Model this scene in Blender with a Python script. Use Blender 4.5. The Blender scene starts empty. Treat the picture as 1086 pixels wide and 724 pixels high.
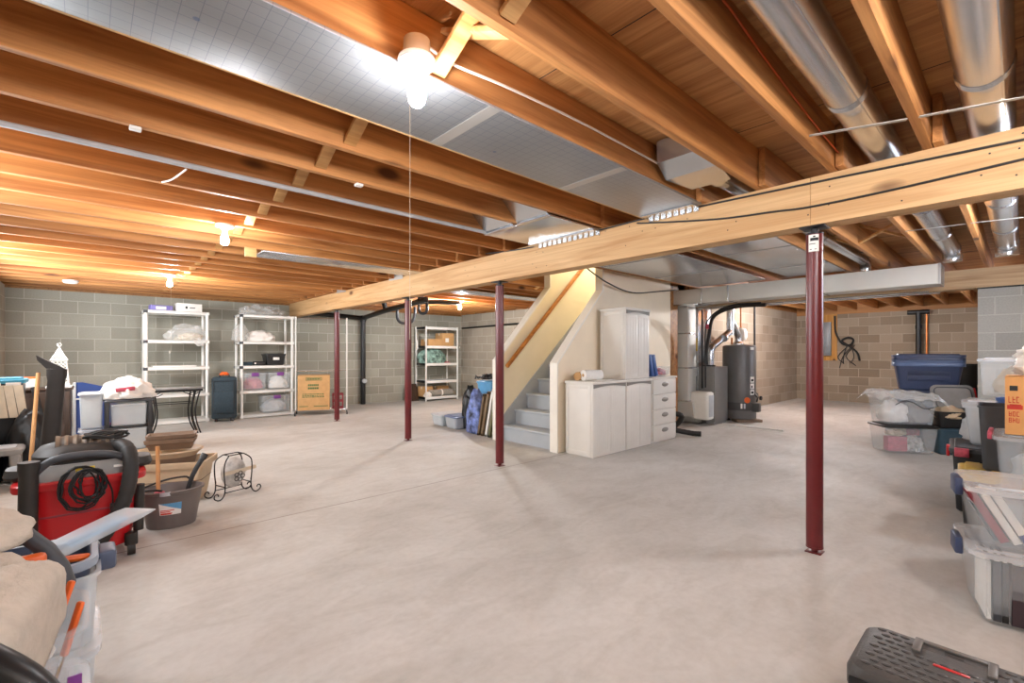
import bpy, bmesh, math, random
from mathutils import Vector, Matrix, noise
S = bpy.context.scene
COL = S.collection
PI = math.pi
R = math.radians

# ---------------------------------------------------------------- materials
def lin(c):
    if isinstance(c, str):
        c = [int(c[i:i+2], 16)/255 for i in (0, 2, 4)]
    return tuple((v/12.92 if v <= .04045 else ((v+.055)/1.055)**2.4) for v in c[:3]) + (1,)

class NT:
    def __init__(s, name):
        s.m = bpy.data.materials.new(name); s.m.use_nodes = True
        s.t = s.m.node_tree; s.t.nodes.clear()
        s.out = s.n('ShaderNodeOutputMaterial'); s.b = s.n('ShaderNodeBsdfPrincipled')
        s.l(s.b.outputs[0], s.out.inputs[0])
    def n(s, typ, **k):
        o = s.t.nodes.new(typ)
        for a, v in k.items(): setattr(o, a, v)
        return o
    def l(s, a, b): s.t.links.new(a, b)
    def set(s, node, **k):
        for a, v in k.items(): node.inputs[a.replace('_', ' ')].default_value = v
    def ramp(s, fac, stops):
        r = s.n('ShaderNodeValToRGB'); s.l(fac, r.inputs[0])
        e = r.color_ramp.elements
        e[0].position, e[0].color = stops[0]; e[1].position, e[1].color = stops[-1]
        for p, c in stops[1:-1]:
            x = e.new(p); x.color = c
        return r.outputs[0]
    def mix(s, fac, a, b, mode='MIX'):
        m = s.n('ShaderNodeMix', data_type='RGBA', blend_type=mode)
        for sock, v in ((m.inputs[0], fac), (m.inputs[6], a), (m.inputs[7], b)):
            if isinstance(v, (int, float, tuple)): sock.default_value = v
            else: s.l(v, sock)
        return m.outputs[2]
    def math(s, op, a, b=0.):
        m = s.n('ShaderNodeMath', operation=op)
        for sock, v in zip(m.inputs, (a, b)):
            if isinstance(v, (int, float)): sock.default_value = v
            else: s.l(v, sock)
        return m.outputs[0]
    def coord(s, scale=(1, 1, 1), rnd=True):
        tc = s.n('ShaderNodeTexCoord'); src = tc.outputs['Object']
        if rnd:
            oi = s.n('ShaderNodeObjectInfo'); v = s.math('MULTIPLY', oi.outputs['Random'], 41.)
            a = s.n('ShaderNodeVectorMath', operation='ADD'); s.l(src, a.inputs[0]); s.l(v, a.inputs[1]); src = a.outputs[0]
        mp = s.n('ShaderNodeMapping'); mp.inputs['Scale'].default_value = scale; s.l(src, mp.inputs[0])
        return mp.outputs[0]
    def noise(s, vec, scale, detail=4, rough=.55, dist=0.):
        n = s.n('ShaderNodeTexNoise'); s.set(n, Scale=scale, Detail=detail, Roughness=rough, Distortion=dist); s.l(vec, n.inputs['Vector'])
        return n.outputs[0]
    def bump(s, h, strength=.3, dist=.01):
        b = s.n('ShaderNodeBump'); s.set(b, Strength=strength, Distance=dist); s.l(h, b.inputs['Height']); s.l(b.outputs[0], s.b.inputs['Normal'])

def plain(name, col, rough=.5, metal=0., var=.08, scale=14, alpha=1., bump=0., trans=0.):
    t = NT(name); c = lin(col)
    v = t.coord()
    n = t.noise(v, scale, 3)
    dk = tuple(x*(1-var*1.6) for x in c[:3])+(1,); lt = tuple(min(1, x*(1+var*1.2)) for x in c[:3])+(1,)
    t.l(t.ramp(n, [(.3, dk), (.7, lt)]), t.b.inputs['Base Color'])
    t.set(t.b, Roughness=rough, Metallic=metal, Alpha=alpha)
    if trans: t.b.inputs['Transmission Weight'].default_value = trans
    if bump: t.bump(t.noise(v, scale*4, 4), bump)
    return t.m

def wood(name, light, dark, axis=0, rough=.6, knots=True, vary=.12, fine=.35):
    t = NT(name); L, D = lin(light), lin(dark)
    sc = [7, 7, 7]; sc[axis] = .35
    g = t.noise(t.coord(tuple(sc)), 2.2, 5, .55, .8)
    base = t.ramp(g, [(.28, D), (.62, L)])
    sf = [70, 70, 70]; sf[axis] = 1.2
    f = t.noise(t.coord(tuple(sf)), 1.5, 2)
    base = t.mix(fine, base, t.ramp(f, [(.3, (.72, .66, .6, 1)), (.65, (1, 1, 1, 1))]), 'MULTIPLY')
    if knots:
        sk = [2.6, 2.6, 2.6]; sk[axis] = 1.15
        vo = t.n('ShaderNodeTexVoronoi'); t.set(vo, Scale=1.0); t.l(t.coord(tuple(sk)), vo.inputs['Vector'])
        k = t.ramp(vo.outputs['Distance'], [(.06, (1, 1, 1, 1)), (.125, (0, 0, 0, 1))])
        base = t.mix(k, base, (.10, .035, .012, 1))
    oi = t.n('ShaderNodeObjectInfo')
    hs = t.n('ShaderNodeHueSaturation'); t.l(base, hs.inputs['Color'])
    t.l(t.math('ADD', t.math('MULTIPLY', oi.outputs['Random'], vary*2), 1-vary), hs.inputs['Value'])
    t.l(hs.outputs[0], t.b.inputs['Base Color']); t.set(t.b, Roughness=rough)
    t.bump(f, .12, .004)
    return t.m

def block(name, axis, c1, c2, mortar, off=0.):
    t = NT(name)
    tc = t.n('ShaderNodeTexCoord'); sp = t.n('ShaderNodeSeparateXYZ'); t.l(tc.outputs['Object'], sp.inputs[0])
    cb = t.n('ShaderNodeCombineXYZ'); t.l(t.math('ADD', sp.outputs[axis], off), cb.inputs[0]); t.l(sp.outputs[2], cb.inputs[1])
    br = t.n('ShaderNodeTexBrick'); br.offset = .5; br.offset_frequency = 2
    t.set(br, Color1=lin(c1), Color2=lin(c2), Mortar=lin(mortar), Scale=1., Mortar_Size=.0065, Mortar_Smooth=.2, Bias=-.1, Brick_Width=.406, Row_Height=.203)
    t.l(cb.outputs[0], br.inputs['Vector'])
    v = tc.outputs['Object']
    c = t.mix(.55, br.outputs[0], t.ramp(t.noise(v, 1.1, 5), [(.3, (.80, .79, .76, 1)), (.7, (1, 1, 1, 1))]), 'MULTIPLY')
    c = t.mix(.5, c, t.ramp(t.noise(v, 60, 3), [(.3, (.78, .78, .78, 1)), (.65, (1, 1, 1, 1))]), 'MULTIPLY')
    t.l(c, t.b.inputs['Base Color']); t.set(t.b, Roughness=.9)
    h = t.math('ADD', t.math('MULTIPLY', br.outputs['Fac'], -1.), t.math('MULTIPLY', t.noise(v, 90, 4), .35))
    t.bump(h, .5, .006)
    return t.m

def concrete():
    t = NT('concrete_floor'); v = t.coord(rnd=False)
    a = t.ramp(t.noise(v, .55, 6, .6, .4), [(.32, lin('b1ada6')), (.52, lin('c2bfb9')), (.72, lin('d1cfca'))])
    b = t.ramp(t.noise(t.coord((1, 2.2, 1), False), 2.3, 7, .62, 1.2), [(.34, (.80, .78, .75, 1)), (.56, (1, 1, 1, 1))])
    c = t.mix(.55, a, b, 'MULTIPLY')
    c = t.mix(.35, c, t.ramp(t.noise(v, 26, 5), [(.3, (.8, .78, .76, 1)), (.6, (1, 1, 1, 1))]), 'MULTIPLY')
    vo = t.n('ShaderNodeTexVoronoi'); t.set(vo, Scale=.9); t.l(v, vo.inputs['Vector'])
    c = t.mix(t.ramp(vo.outputs['Distance'], [(.008, (1, 1, 1, 1)), (.016, (0, 0, 0, 1))]), c, (.12, .09, .07, 1))
    # saw-cut control joints
    sp = t.n('ShaderNodeSeparateXYZ'); t.l(v, sp.inputs[0])
    dy = t.math('ABSOLUTE', t.math('SUBTRACT', sp.outputs[1], 3.62))
    dx = t.math('ABSOLUTE', t.math('SUBTRACT', sp.outputs[0], 7.6))
    d = t.math('MINIMUM', dy, dx)
    c = t.mix(t.ramp(d, [(.0035, (1, 1, 1, 1)), (.007, (0, 0, 0, 1))]), c, lin('857b70'))
    t.l(c, t.b.inputs['Base Color'])
    t.l(t.ramp(t.noise(v, 1.4, 4), [(.35, (.58, .58, .58, 1)), (.7, (.8, .8, .8, 1))]), t.b.inputs['Roughness'])
    t.bump(t.noise(v, 35, 5), .06, .004)
    return t.m

def foil(name, col, grid=True, rough=.42, metal=.75):
    t = NT(name); v = t.coord(rnd=False)
    c = t.ramp(t.noise(v, 3, 4), [(.3, tuple(x*.93 for x in lin(col)[:3])+(1,)), (.7, lin(col))])
    if grid:
        br = t.n('ShaderNodeTexBrick'); br.offset = 0.
        t.set(br, Color1=(1, 1, 1, 1), Color2=(1, 1, 1, 1), Mortar=(.42, .46, .55, 1), Scale=1., Mortar_Size=.0011, Brick_Width=.05, Row_Height=.05)
        t.l(v, br.inputs['Vector']); c = t.mix(.55, c, br.outputs[0], 'MULTIPLY')
        vo = t.n('ShaderNodeTexVoronoi'); t.set(vo, Scale=5.5); t.l(v, vo.inputs['Vector'])
        c = t.mix(t.ramp(vo.outputs['Distance'], [(.045, (.55, .55, .55, 1)), (.06, (0, 0, 0, 1))]), c, lin('4c6a9a'))
    t.l(c, t.b.inputs['Base Color']); t.set(t.b, Metallic=metal)
    t.set(t.b, Roughness=rough)
    return t.m

def emit(name, col, strength):
    t = NT(name); t.set(t.b, Base_Color=lin(col)); t.b.inputs['Emission Color'].default_value = lin(col); t.b.inputs['Emission Strength'].default_value = strength
    return t.m

def stripes(name, a, b, axis, freq, rough=.5):
    t = NT(name); v = t.coord(rnd=False)
    w = t.n('ShaderNodeTexWave', bands_direction='XYZ'[axis]); t.set(w, Scale=freq, Distortion=0.); t.l(v, w.inputs['Vector'])
    t.l(t.ramp(w.outputs[0], [(.25, lin(a)), (.6, lin(b))]), t.b.inputs['Base Color']); t.set(t.b, Roughness=rough)
    t.bump(w.outputs[0], .3, .004)
    return t.m

M = {}
M['joist'] = wood('pine_joist', 'cc9054', '8c5426')
M['joistpale'] = wood('pale_pine', 'd9ab70', 'b07c42')
M['beam'] = wood('beam_pine', 'd9b281', 'b98a55', axis=1, vary=.02)
M['header'] = wood('header_lumber', 'c9ac86', 'a5835c', axis=1, vary=.02)
M['rim'] = wood('rim_lumber', 'a8743e', '7d4f24', axis=1)
M['ply'] = wood('plywood_deck', 'cf9c64', 'a36c3a', axis=1, vary=0, fine=.5)
M['stud'] = wood('stud_lumber', 'd9a050', 'b47428', axis=2)
M['broom'] = wood('turned_handle', 'd6a26c', 'b27a44', axis=2, knots=False)
M['rail'] = wood('oak_rail', 'c07c34', '96561c', axis=0, knots=False, rough=.35)
M['cab'] = wood('dark_walnut', '4a3628', '2c1f17', axis=2, knots=False, rough=.4)
BC = ('aaa89b', '989689', 'c0bdb2')
M['blockY'] = block('concrete_block_long', 0, *BC, off=.12)
M['blockX'] = block('concrete_block_cross', 1, 'b0a797', '9e9585', 'c2bbac', off=.05)
M['blockW'] = block('concrete_block_alcove', 1, 'a89884', '8b7a66', 'b8aa98', off=.21)
M['blockWY'] = block('concrete_block_alcove_side', 0, 'ab9b88', '93826f', 'b8aa98', off=.3)
M['blockP'] = block('concrete_block_pier', 1, 'b2b1aa', '9b9a94', 'bcbbb4', off=.0)
M['floor'] = concrete()
M['foil'] = foil('foil_facing', 'a2a6aa', rough=.46, metal=.8)
M['galv'] = foil('galvanized_sheet', 'd0d3d6', grid=False, rough=.27, metal=.92)
M['galvdull'] = foil('dull_galvanized', 'bfbdb8', grid=False, rough=.5, metal=.7)
M['ductpale'] = foil('pale_duct_metal', 'd2cec4', grid=False, rough=.6, metal=.2)
M['column'] = plain('oxide_red_paint', '611a1c', .3, 0, .05)
M['cream'] = plain('cream_paint', 'f3e3c8', .6, 0, .02, 4)
M['creamy'] = plain('warm_cream_paint', 'efe3c6', .6, 0, .02, 4)
M['whitetrim'] = plain('white_trim_paint', 'efe9dc', .5, 0, .02, 4)
M['stair'] = plain('grey_porch_paint', 'a9adb0', .5, 0, .03, 6)
M['putty'] = plain('putty_resin', 'ddd7cd', .45, 0, .02, 6)
M['puttyd'] = plain('taupe_resin', '857e75', .45, 0, .03, 6)
M['resin'] = plain('white_resin', 'e4e2dc', .45, 0, .02, 6)
M['whitesteel'] = plain('white_enamel_steel', 'e8e6e0', .4, 0, .02)
M['black'] = plain('black_plastic', '1c1b1b', .45, 0, .1)
M['blacksteel'] = plain('black_steel', '17171a', .4, .3, .1)
M['charcoal'] = plain('charcoal_plastic', '3c3e42', .5, 0, .05)
M['greyp'] = plain('grey_plastic', '85827e', .5, 0, .05)
M['ltgrey'] = plain('light_grey_plastic', 'b5b8ba', .5, 0, .04)
M['bucket'] = plain('brown_grey_plastic', '6a615c', .45, 0, .04)
M['brownblk'] = plain('brown_black_plastic', '27221e', .55, 0, .12)
M['ribbrown'] = stripes('ribbed_brown', '6c5a48', '3f342a', 0, 9)
M['hose'] = plain('hose_rubber', '211d1a', .6, 0, .12)
M['red'] = plain('red_plastic', 'b5161b', .35, 0, .03)
M['pinkred'] = plain('red_wrap', 'b8485a', .5, 0, .2, 30)
M['blue'] = plain('navy_plastic', '36415f', .4, 0, .05)
M['bluelt'] = plain('pale_navy_plastic', '54678c', .4, 0, .05)
M['tubblue'] = plain('slate_blue_plastic', '424c60', .4, 0, .05)
M['tubrim'] = plain('grey_blue_rim', '8f98a3', .4, 0, .04)
M['bluepanel'] = plain('blue_tabletop', '2f4680', .5, 0, .03)
M['royal'] = plain('royal_blue_plastic', '34558f', .4, 0, .05)
M['teal'] = plain('teal_plastic', '2f89a4', .45, 0, .05)
M['tealdk'] = plain('dark_teal_plastic', '2b4452', .45, 0, .06)
M['sky'] = plain('sky_blue_plastic', '5c9cc6', .45, 0, .05)
M['purple'] = plain('purple_plastic', '7a3f8a', .4, 0, .05)
M['violet'] = plain('violet_carton', '7a72b4', .5, 0, .1)
M['orange'] = plain('orange_plastic', 'e0621e', .4, 0, .04)
M['yellow'] = plain('yellow_plastic', 'd9b52c', .45, 0, .06)
M['terra'] = plain('brown_planter_plastic', '77604c', .6, 0, .06)
M['tan'] = plain('tan_planter_plastic', 'c3ab8c', .6, 0, .04)
M['card'] = plain('corrugated_card', 'c79b66', .8, 0, .05)
M['cardor'] = plain('orange_kraft_card', 'd49a5c', .75, 0, .04)
M['cardlt'] = plain('pale_card', 'd8cab4', .8, 0, .05)
M['paper'] = plain('white_paper', 'ece9e2', .8, 0, .03)
M['beige'] = plain('beige_board', 'd4c6ae', .7, 0, .05)
M['fleece'] = plain('beige_fleece', 'b3a798', .95, 0, .06, 30, bump=.3)
M['bagw'] = plain('white_film_bag', 'e8e2da', .35, 0, .06, 12)
M['bagk'] = plain('black_film_bag', '131416', .38, 0, .2, 8)
M['bagblue'] = plain('blue_patterned_bag', '6f80b8', .4, 0, .6, 13)
M['clear'] = plain('clear_plastic', 'e6ebee', .18, 0, .02, alpha=.17)
M['clearlid'] = plain('clear_lid_plastic', 'eef0f2', .25, 0, .02, alpha=.32)
M['frost'] = plain('frosted_plastic', 'dde3e6', .35, 0, .02, alpha=.40)
M['film'] = plain('crinkled_film', 'e4e4e0', .12, 0, .1, 20, alpha=.30)
M['copper'] = plain('copper_pipe', 'b06a3a', .35, .8, .1)
M['abs'] = plain('abs_pipe', '17181a', .4, 0, .1)
M['furn'] = plain('grey_enamel', '85837f', .4, .2, .03)
M['heater'] = plain('heater_enamel', '63615e', .4, .1, .03)
M['heaterd'] = plain('dark_heater_enamel', '4c4a48', .4, .1, .03)
M['cream2'] = plain('ivory_plastic', 'e5e2d8', .45, 0, .02)
M['panelgrey'] = plain('panel_grey', '7e8286', .45, .2, .03)
M['tealcloth'] = plain('suitcase_cloth', '2c3a42', .85, 0, .15, 40, bump=.3)
M['floral'] = plain('floral_cloth', '7d9c90', .85, 0, .55, 11)
M['rug'] = plain('woven_rug', '9a958a', .95, 0, .2, 60, bump=.6)
M['stone'] = plain('mottled_glass', 'b9b4ad', .4, 0, .25, 16)
M['iron'] = plain('wrought_iron', '1f1c1b', .55, .4, .1)
M['tile'] = plain('slate_tile', '6f6d6a', .35, 0, .2, 10)
M['tilel'] = plain('pale_tile', 'a5a4a0', .35, 0, .15, 10)
M['porcelain'] = plain('porcelain', 'f1eee6', .35, 0, .01)
M['chrome'] = plain('chrome', 'd6d8da', .18, 1., .02)
M['wirew'] = plain('white_cable', 'e5e0d6', .5, 0, .02)
M['wirek'] = plain('black_cable', '141414', .5, 0, .1)
M['wireo'] = plain('orange_cable', 'cc5a20', .5, 0, .03)
M['green'] = plain('green_ink', '3f6b3c', .8, 0, .1)
M['inkred'] = plain('red_ink', 'c23a2c', .8, 0, .1)
M['inkdark'] = plain('dark_ink', '2c3030', .8, 0, .1)
M['maroon'] = plain('dark_maroon_cover', '3c2c31', .5, 0, .1)
M['bookred'] = plain('red_book_cloth', '8c2a34', .5, 0, .06)
M['toolbox'] = plain('toolbox_plastic', '444240', .5, 0, .05, 30, bump=.15)
M['toolpad'] = plain('toolbox_pad', '383634', .45, 0, .05)
M['toolgrey'] = plain('toolbox_handle_grey', '5a5753', .42, 0, .04)
M['frame1'] = wood('frame_wood', '8a7458', '64523c', axis=2, knots=False)
M['olive'] = plain('olive_frame', '6c6a48', .6, 0, .1)
M['bulb'] = emit('lit_bulb_glass', 'fff0dc', 1.)

# ---------------------------------------------------------------- mesh builder
class MB:
    def __init__(s): s.bm = bmesh.new()
    def _tf(s, vs, m):
        if m is not None: bmesh.ops.transform(s.bm, matrix=m, verts=vs)
    def box(s, x0, y0, z0, x1, y1, z1, m=None, bev=0., seg=2):
        b = bmesh.new()
        bmesh.ops.create_cube(b, size=1.)
        for v in b.verts:
            v.co = Vector(((x0+x1)/2+v.co.x*(x1-x0), (y0+y1)/2+v.co.y*(y1-y0), (z0+z1)/2+v.co.z*(z1-z0)))
        if bev: bmesh.ops.bevel(b, geom=b.edges[:], offset=bev, segments=seg, affect='EDGES', profile=.5)
        s._add(b, m); return s
    def _add(s, b, m=None):
        if m is not None: bmesh.ops.transform(b, matrix=m, verts=b.verts)
        me = bpy.data.meshes.new('tmp'); b.to_mesh(me); b.free(); s.bm.from_mesh(me); bpy.data.meshes.remove(me)
    def rings(s, rings, cap0=True, cap1=True, closed=True, loop=False):
        bm = s.bm
        V = [[bm.verts.new(p) for p in r] for r in rings]
        n = len(V[0])
        pairs = list(zip(V, V[1:])) + ([(V[-1], V[0])] if loop else [])
        for a, b in pairs:
            for i in range(n if closed else n-1):
                j = (i+1) % n
                try: bm.faces.new((a[i], a[j], b[j], b[i]))
                except ValueError: pass
        if closed and not loop:
            if cap0: bm.faces.new(V[0][::-1])
            if cap1: bm.faces.new(V[-1])
        return s
    def lathe(s, prof, seg=20, c=(0, 0), m=None, caps=True):
        rr = []
        for r, z in prof:
            rr.append([(m @ Vector((c[0]+r*math.cos(2*PI*i/seg), c[1]+r*math.sin(2*PI*i/seg), z)) if m else Vector((c[0]+r*math.cos(2*PI*i/seg), c[1]+r*math.sin(2*PI*i/seg), z))) for i in range(seg)])
        return s.rings(rr, caps, caps)
    def tube(s, pts, r, seg=10, cap=True, smooth=0, loop=False):
        P = [Vector(p) for p in pts]
        if smooth:
            Q = []
            n = len(P)
            for i in range(n-1):
                a, b, c, d = P[max(i-1, 0)], P[i], P[i+1], P[min(i+2, n-1)]
                for k in range(smooth):
                    t = k/smooth
                    Q.append(.5*((2*b)+(c-a)*t+(2*a-5*b+4*c-d)*t*t+(3*b-a-3*c+d)*t**3))
            Q.append(P[-1]); P = Q
        n = len(P); rr = []
        T = []
        for i in range(n):
            if loop: t = P[(i+1) % n]-P[i-1]
            else: t = P[min(i+1, n-1)]-P[max(i-1, 0)]
            T.append(t.normalized() if t.length > 1e-9 else Vector((0, 0, 1)))
        u = T[0].orthogonal().normalized()
        for i in range(n):
            u = (u-T[i]*u.dot(T[i]))
            u = u.normalized() if u.length > 1e-6 else T[i].orthogonal().normalized()
            w = T[i].cross(u)
            ri = r(i/(n-1)) if callable(r) else r
            rr.append([P[i]+(u*math.cos(2*PI*k/seg)+w*math.sin(2*PI*k/seg))*ri for k in range(seg)])
        return s.rings(rr, cap, cap, loop=loop)
    def sphere(s, c, r, sc=(1, 1, 1), seg=16):
        b = bmesh.new(); bmesh.ops.create_uvsphere(b, u_segments=seg, v_segments=max(6, seg//2), radius=r)
        for v in b.verts: v.co = Vector((c[0]+v.co.x*sc[0], c[1]+v.co.y*sc[1], c[2]+v.co.z*sc[2]))
        s._add(b); return s
    def bar(s, p0, p1, w, h, bev=0., up=(0, 0, 1)):
        a, b = Vector(p0), Vector(p1); d = b-a; L = d.length; d.normalize()
        u = Vector(up); u = (u-d*u.dot(d))
        u = u.normalized() if u.length > 1e-6 else d.orthogonal().normalized()
        v = u.cross(d)
        m = Matrix((d, v, u)).transposed().to_4x4(); m.translation = a
        return s.box(0, -w/2, -h/2, L, w/2, h/2, m, bev)

def rrect(w, d, r, z, n=4, cx=0, cy=0):
    r = min(r, w/2-.001, d/2-.001)
    out = []
    for (sx, sy, a0) in ((1, 1, 0), (-1, 1, 90), (-1, -1, 180), (1, -1, 270)):
        for k in range(n+1):
            a = R(a0+90*k/n)
            out.append(Vector((cx+sx*(w/2-r)+r*math.cos(a), cy+sy*(d/2-r)+r*math.sin(a), z)))
    return out

def finish(name, mb, mat, parent=None, smooth=35):
    bm = mb.bm
    bmesh.ops.recalc_face_normals(bm, faces=bm.faces)
    me = bpy.data.meshes.new(name); bm.to_mesh(me); bm.free()
    if smooth:
        for p in me.polygons: p.use_smooth = True
        me.set_sharp_from_angle(angle=R(smooth))
    me.materials.append(M[mat] if isinstance(mat, str) else mat)
    o = bpy.data.objects.new(name, me); COL.objects.link(o)
    if parent: o.parent = parent
    return o
def tag(o, label, cat, group=None, kind=None):
    o['label'] = label; o['category'] = cat
    if group: o['group'] = group
    if kind: o['kind'] = kind
    return o
def thing(name, label, cat, loc=(0, 0, 0), rz=0., group=None):
    o = bpy.data.objects.new(name, None); o.empty_display_size = .05; COL.objects.link(o)
    o.location = loc; o.rotation_euler = (0, 0, R(rz))
    return tag(o, label, cat, group)
def part(name, mb, mat, parent, label=None, smooth=35):
    o = finish(name, mb, mat, parent, smooth)
    if label: o['label'] = label
    return o
def single(name, mb, mat, label, cat, loc=(0, 0, 0), rz=0., group=None, smooth=35):
    o = finish(name, mb, mat, None, smooth); o.location = loc; o.rotation_euler = (0, 0, R(rz))
    return tag(o, label, cat, group)
def struct(name, mb, mat, smooth=0):
    o = finish(name, mb, mat, None, smooth); o['kind'] = 'structure'
    return o
def dup(root, loc, rz=None, label=None, scale=None):
    r = root.copy(); COL.objects.link(r); r.location = loc
    if rz is not None: r.rotation_euler = (0, 0, R(rz))
    if label: r['label'] = label
    for ch in list(root.children):
        c = ch.copy(); COL.objects.link(c); c.parent = r
        for g in list(ch.children):
            d = g.copy(); COL.objects.link(d); d.parent = c
    return r

def tub_mb(w, d, h, taper=.05, r=.04, t=.004, rim=.012, z0=0.):
    """hollow open container, outer size w x d at the rim, tapering to the base"""
    mb = MB(); wb, db = w-2*taper, d-2*taper
    mb.rings([rrect(wb-.03, db-.03, r*.7, z0), rrect(wb, db, r*.8, z0+.015), rrect(w-.002, d-.002, r, z0+h-rim*1.6), rrect(w+rim*2, d+rim*2, r+rim, z0+h-rim*1.5),
              rrect(w+rim*2, d+rim*2, r+rim, z0+h), rrect(w-2*t, d-2*t, r, z0+h), rrect(wb-2*t, db-2*t, r*.8, z0+.02)])
    return mb
def lid_mb(w, d, z, h=.025, r=.05, step=.03):
    mb = MB()
    mb.rings([rrect(w, d, r, z), rrect(w, d, r, z+h*.6), rrect(w-.012, d-.012, r, z+h*.7), rrect(w-2*step, d-2*step, r*.8, z+h*.7), rrect(w-2*step-.012, d-2*step-.012, r*.8, z+h), ])
    return mb
def crumple_mb(sx, sy, sz, seed, amp=.25, freq=2.2, sub=4, flat=.35):
    """lumpy soft bag resting on z = 0"""
    b = bmesh.new(); bmesh.ops.create_icosphere(b, subdivisions=sub, radius=1.)
    off = Vector((seed*7.3, seed*3.1, seed*1.7))
    for v in b.verts:
        p = v.co.copy()
        n = noise.noise(p*freq+off)*amp + noise.noise(p*freq*2.7+off)*amp*.5
        n += (1-abs(noise.noise(p*freq*1.6-off))*2)*amp*.35
        q = p*(1+n)
        if q.z < -flat: q.z = -flat+(q.z+flat)*.05
        v.co = Vector((q.x*sx/2, q.y*sy/2, (q.z+flat)*sz/(1+flat)))
    zm = min(v.co.z for v in b.verts)
    for v in b.verts: v.co.z -= zm
    m = MB(); m._add(b); return m
def crumple(name, mat, label, cat, loc, size, seed, amp=.25, freq=2.2, rz=0, group=None, sub=4):
    return single(name, crumple_mb(*size, seed, amp, freq, sub), mat, label, cat, loc, rz, group, smooth=60)
def text_mesh(txt, size, depth=.0006, font_bold=False):
    cu = bpy.data.curves.new('t', 'FONT'); cu.body = txt; cu.size = size; cu.extrude = depth; cu.align_x = 'CENTER'; cu.align_y = 'CENTER'
    if font_bold: cu.offset = size*.02
    o = bpy.data.objects.new('t', cu); COL.objects.link(o)
    bpy.context.view_layer.update()
    me = bpy.data.meshes.new_from_object(o.evaluated_get(bpy.context.evaluated_depsgraph_get()))
    bpy.data.objects.remove(o); bpy.data.curves.remove(cu)
    b = bmesh.new(); b.from_mesh(me); bpy.data.meshes.remove(me)
    return b
def mat_face(origin, right, up):
    r = Vector(right).normalized(); u = Vector(up).normalized(); n = r.cross(u)
    m = Matrix((r, u, n)).transposed().to_4x4(); m.translation = Vector(origin); return m

def carton(name, label, cat, loc, rz, w, d, h, mat='card', group=None, tape=True, flaps=False):
    t = thing(name, label, cat, loc, rz, group)
    part('body', MB().box(-w/2, -d/2, 0, w/2, d/2, h-.004, bev=.004), mat, t)
    f = MB().box(-w/2-.002, -d/2-.002, h-.0035, w/2+.002, -.0015, h, bev=.001).box(-w/2-.002, .0015, h-.0035, w/2+.002, d/2+.002, h, bev=.001)
    part('flap', f, mat, t)
    if tape: part('tape', MB().box(-w/2-.003, -.025, h-.06, w/2+.003, .025, h+.001), 'cardlt', t)
    return t
# ---------------------------------------------------------------- the room
ZJ = 2.22; ZT = 2.455
struct('floor', MB().box(-1.2, -1.0, -.1, 13.9, 10.7, 0), 'floor')
struct('wall_left', MB().box(-.93, 10.4, 0, 7.6, 10.6, ZJ), 'blockY')
struct('wall_near', MB().box(-1.13, -.75, 0, -.93, 10.6, ZJ), 'blockX')
struct('wall_back', MB().box(7.6, 3.95, 0, 7.8, 10.6, ZJ), 'blockX')
struct('wall_alcove_side', MB().box(7.8, 3.95, 0, 13.65, 4.15, ZJ), 'blockWY')
struct('wall_alcove_back', MB().box(13.65, -.95, 0, 13.85, 4.15, 2.14), 'blockW')
struct('wall_right', MB().box(-1.13, -.95, 0, 13.65, -.75, ZJ), 'blockWY')
struct('wall_pier', MB().box(7.6, -.75, 0, 7.8, .34, 1.925), 'blockP')
struct('trim_pier_sill', MB().box(7.585, -.75, 1.925, 7.8, .345, 1.94), 'inkdark')
tag(struct('header_beam', MB().box(7.56, -.75, 1.94, 7.78, 3.95, 2.16), 'header'), 'pale timber header spanning the opening on top of the block pier', 'beam')
tag(struct('rim_board', MB().box(13.66, -.95, 2.14, 13.72, 3.95, ZT), 'rim'), 'brown rim board along the top of the alcove block wall', 'rim board')
# sub-floor sheets with the stair opening left free
dk = MB()
for a in ((-1.2, -1.0, 4.39, 10.7), (4.39, -1.0, 13.9, 3.7), (4.39, 4.9, 13.9, 10.7), (7.4, 3.7, 13.9, 4.9)):
    dk.box(a[0], a[1], ZT, a[2], a[3], ZT+.02)
struct('ceiling', dk, 'ply')
rim = MB().box(-.97, 10.44, ZJ, 7.8, 10.48, ZT)
struct('trim_1', rim, 'rim')
struct('trim_2', MB().box(-1.02, -.95, ZJ, -.98, 10.6, ZT), 'rim')
struct('trim_3', MB().box(7.7, 4.2, ZJ, 7.74, 10.6, ZT), 'rim')
struct('trim_4', MB().box(-.97, -.84, ZJ, 13.65, -.80, ZT), 'rim')
struct('trim_6', MB().box(7.75, 3.96, ZJ, 13.7, 4.0, ZT), 'rim')
struct('trim_5', MB().box(-.93, 10.38, ZJ-.035, 7.6, 10.6, ZJ-.001), 'rim')
sg = MB()
for k in range(0, 10): # plywood seams
    sg.box(-.9+1.22*k, -.75, ZT-.0015, -.896+1.22*k, 3.6, ZT+.001)
struct('ceiling_seams', sg, 'inkdark')

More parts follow.
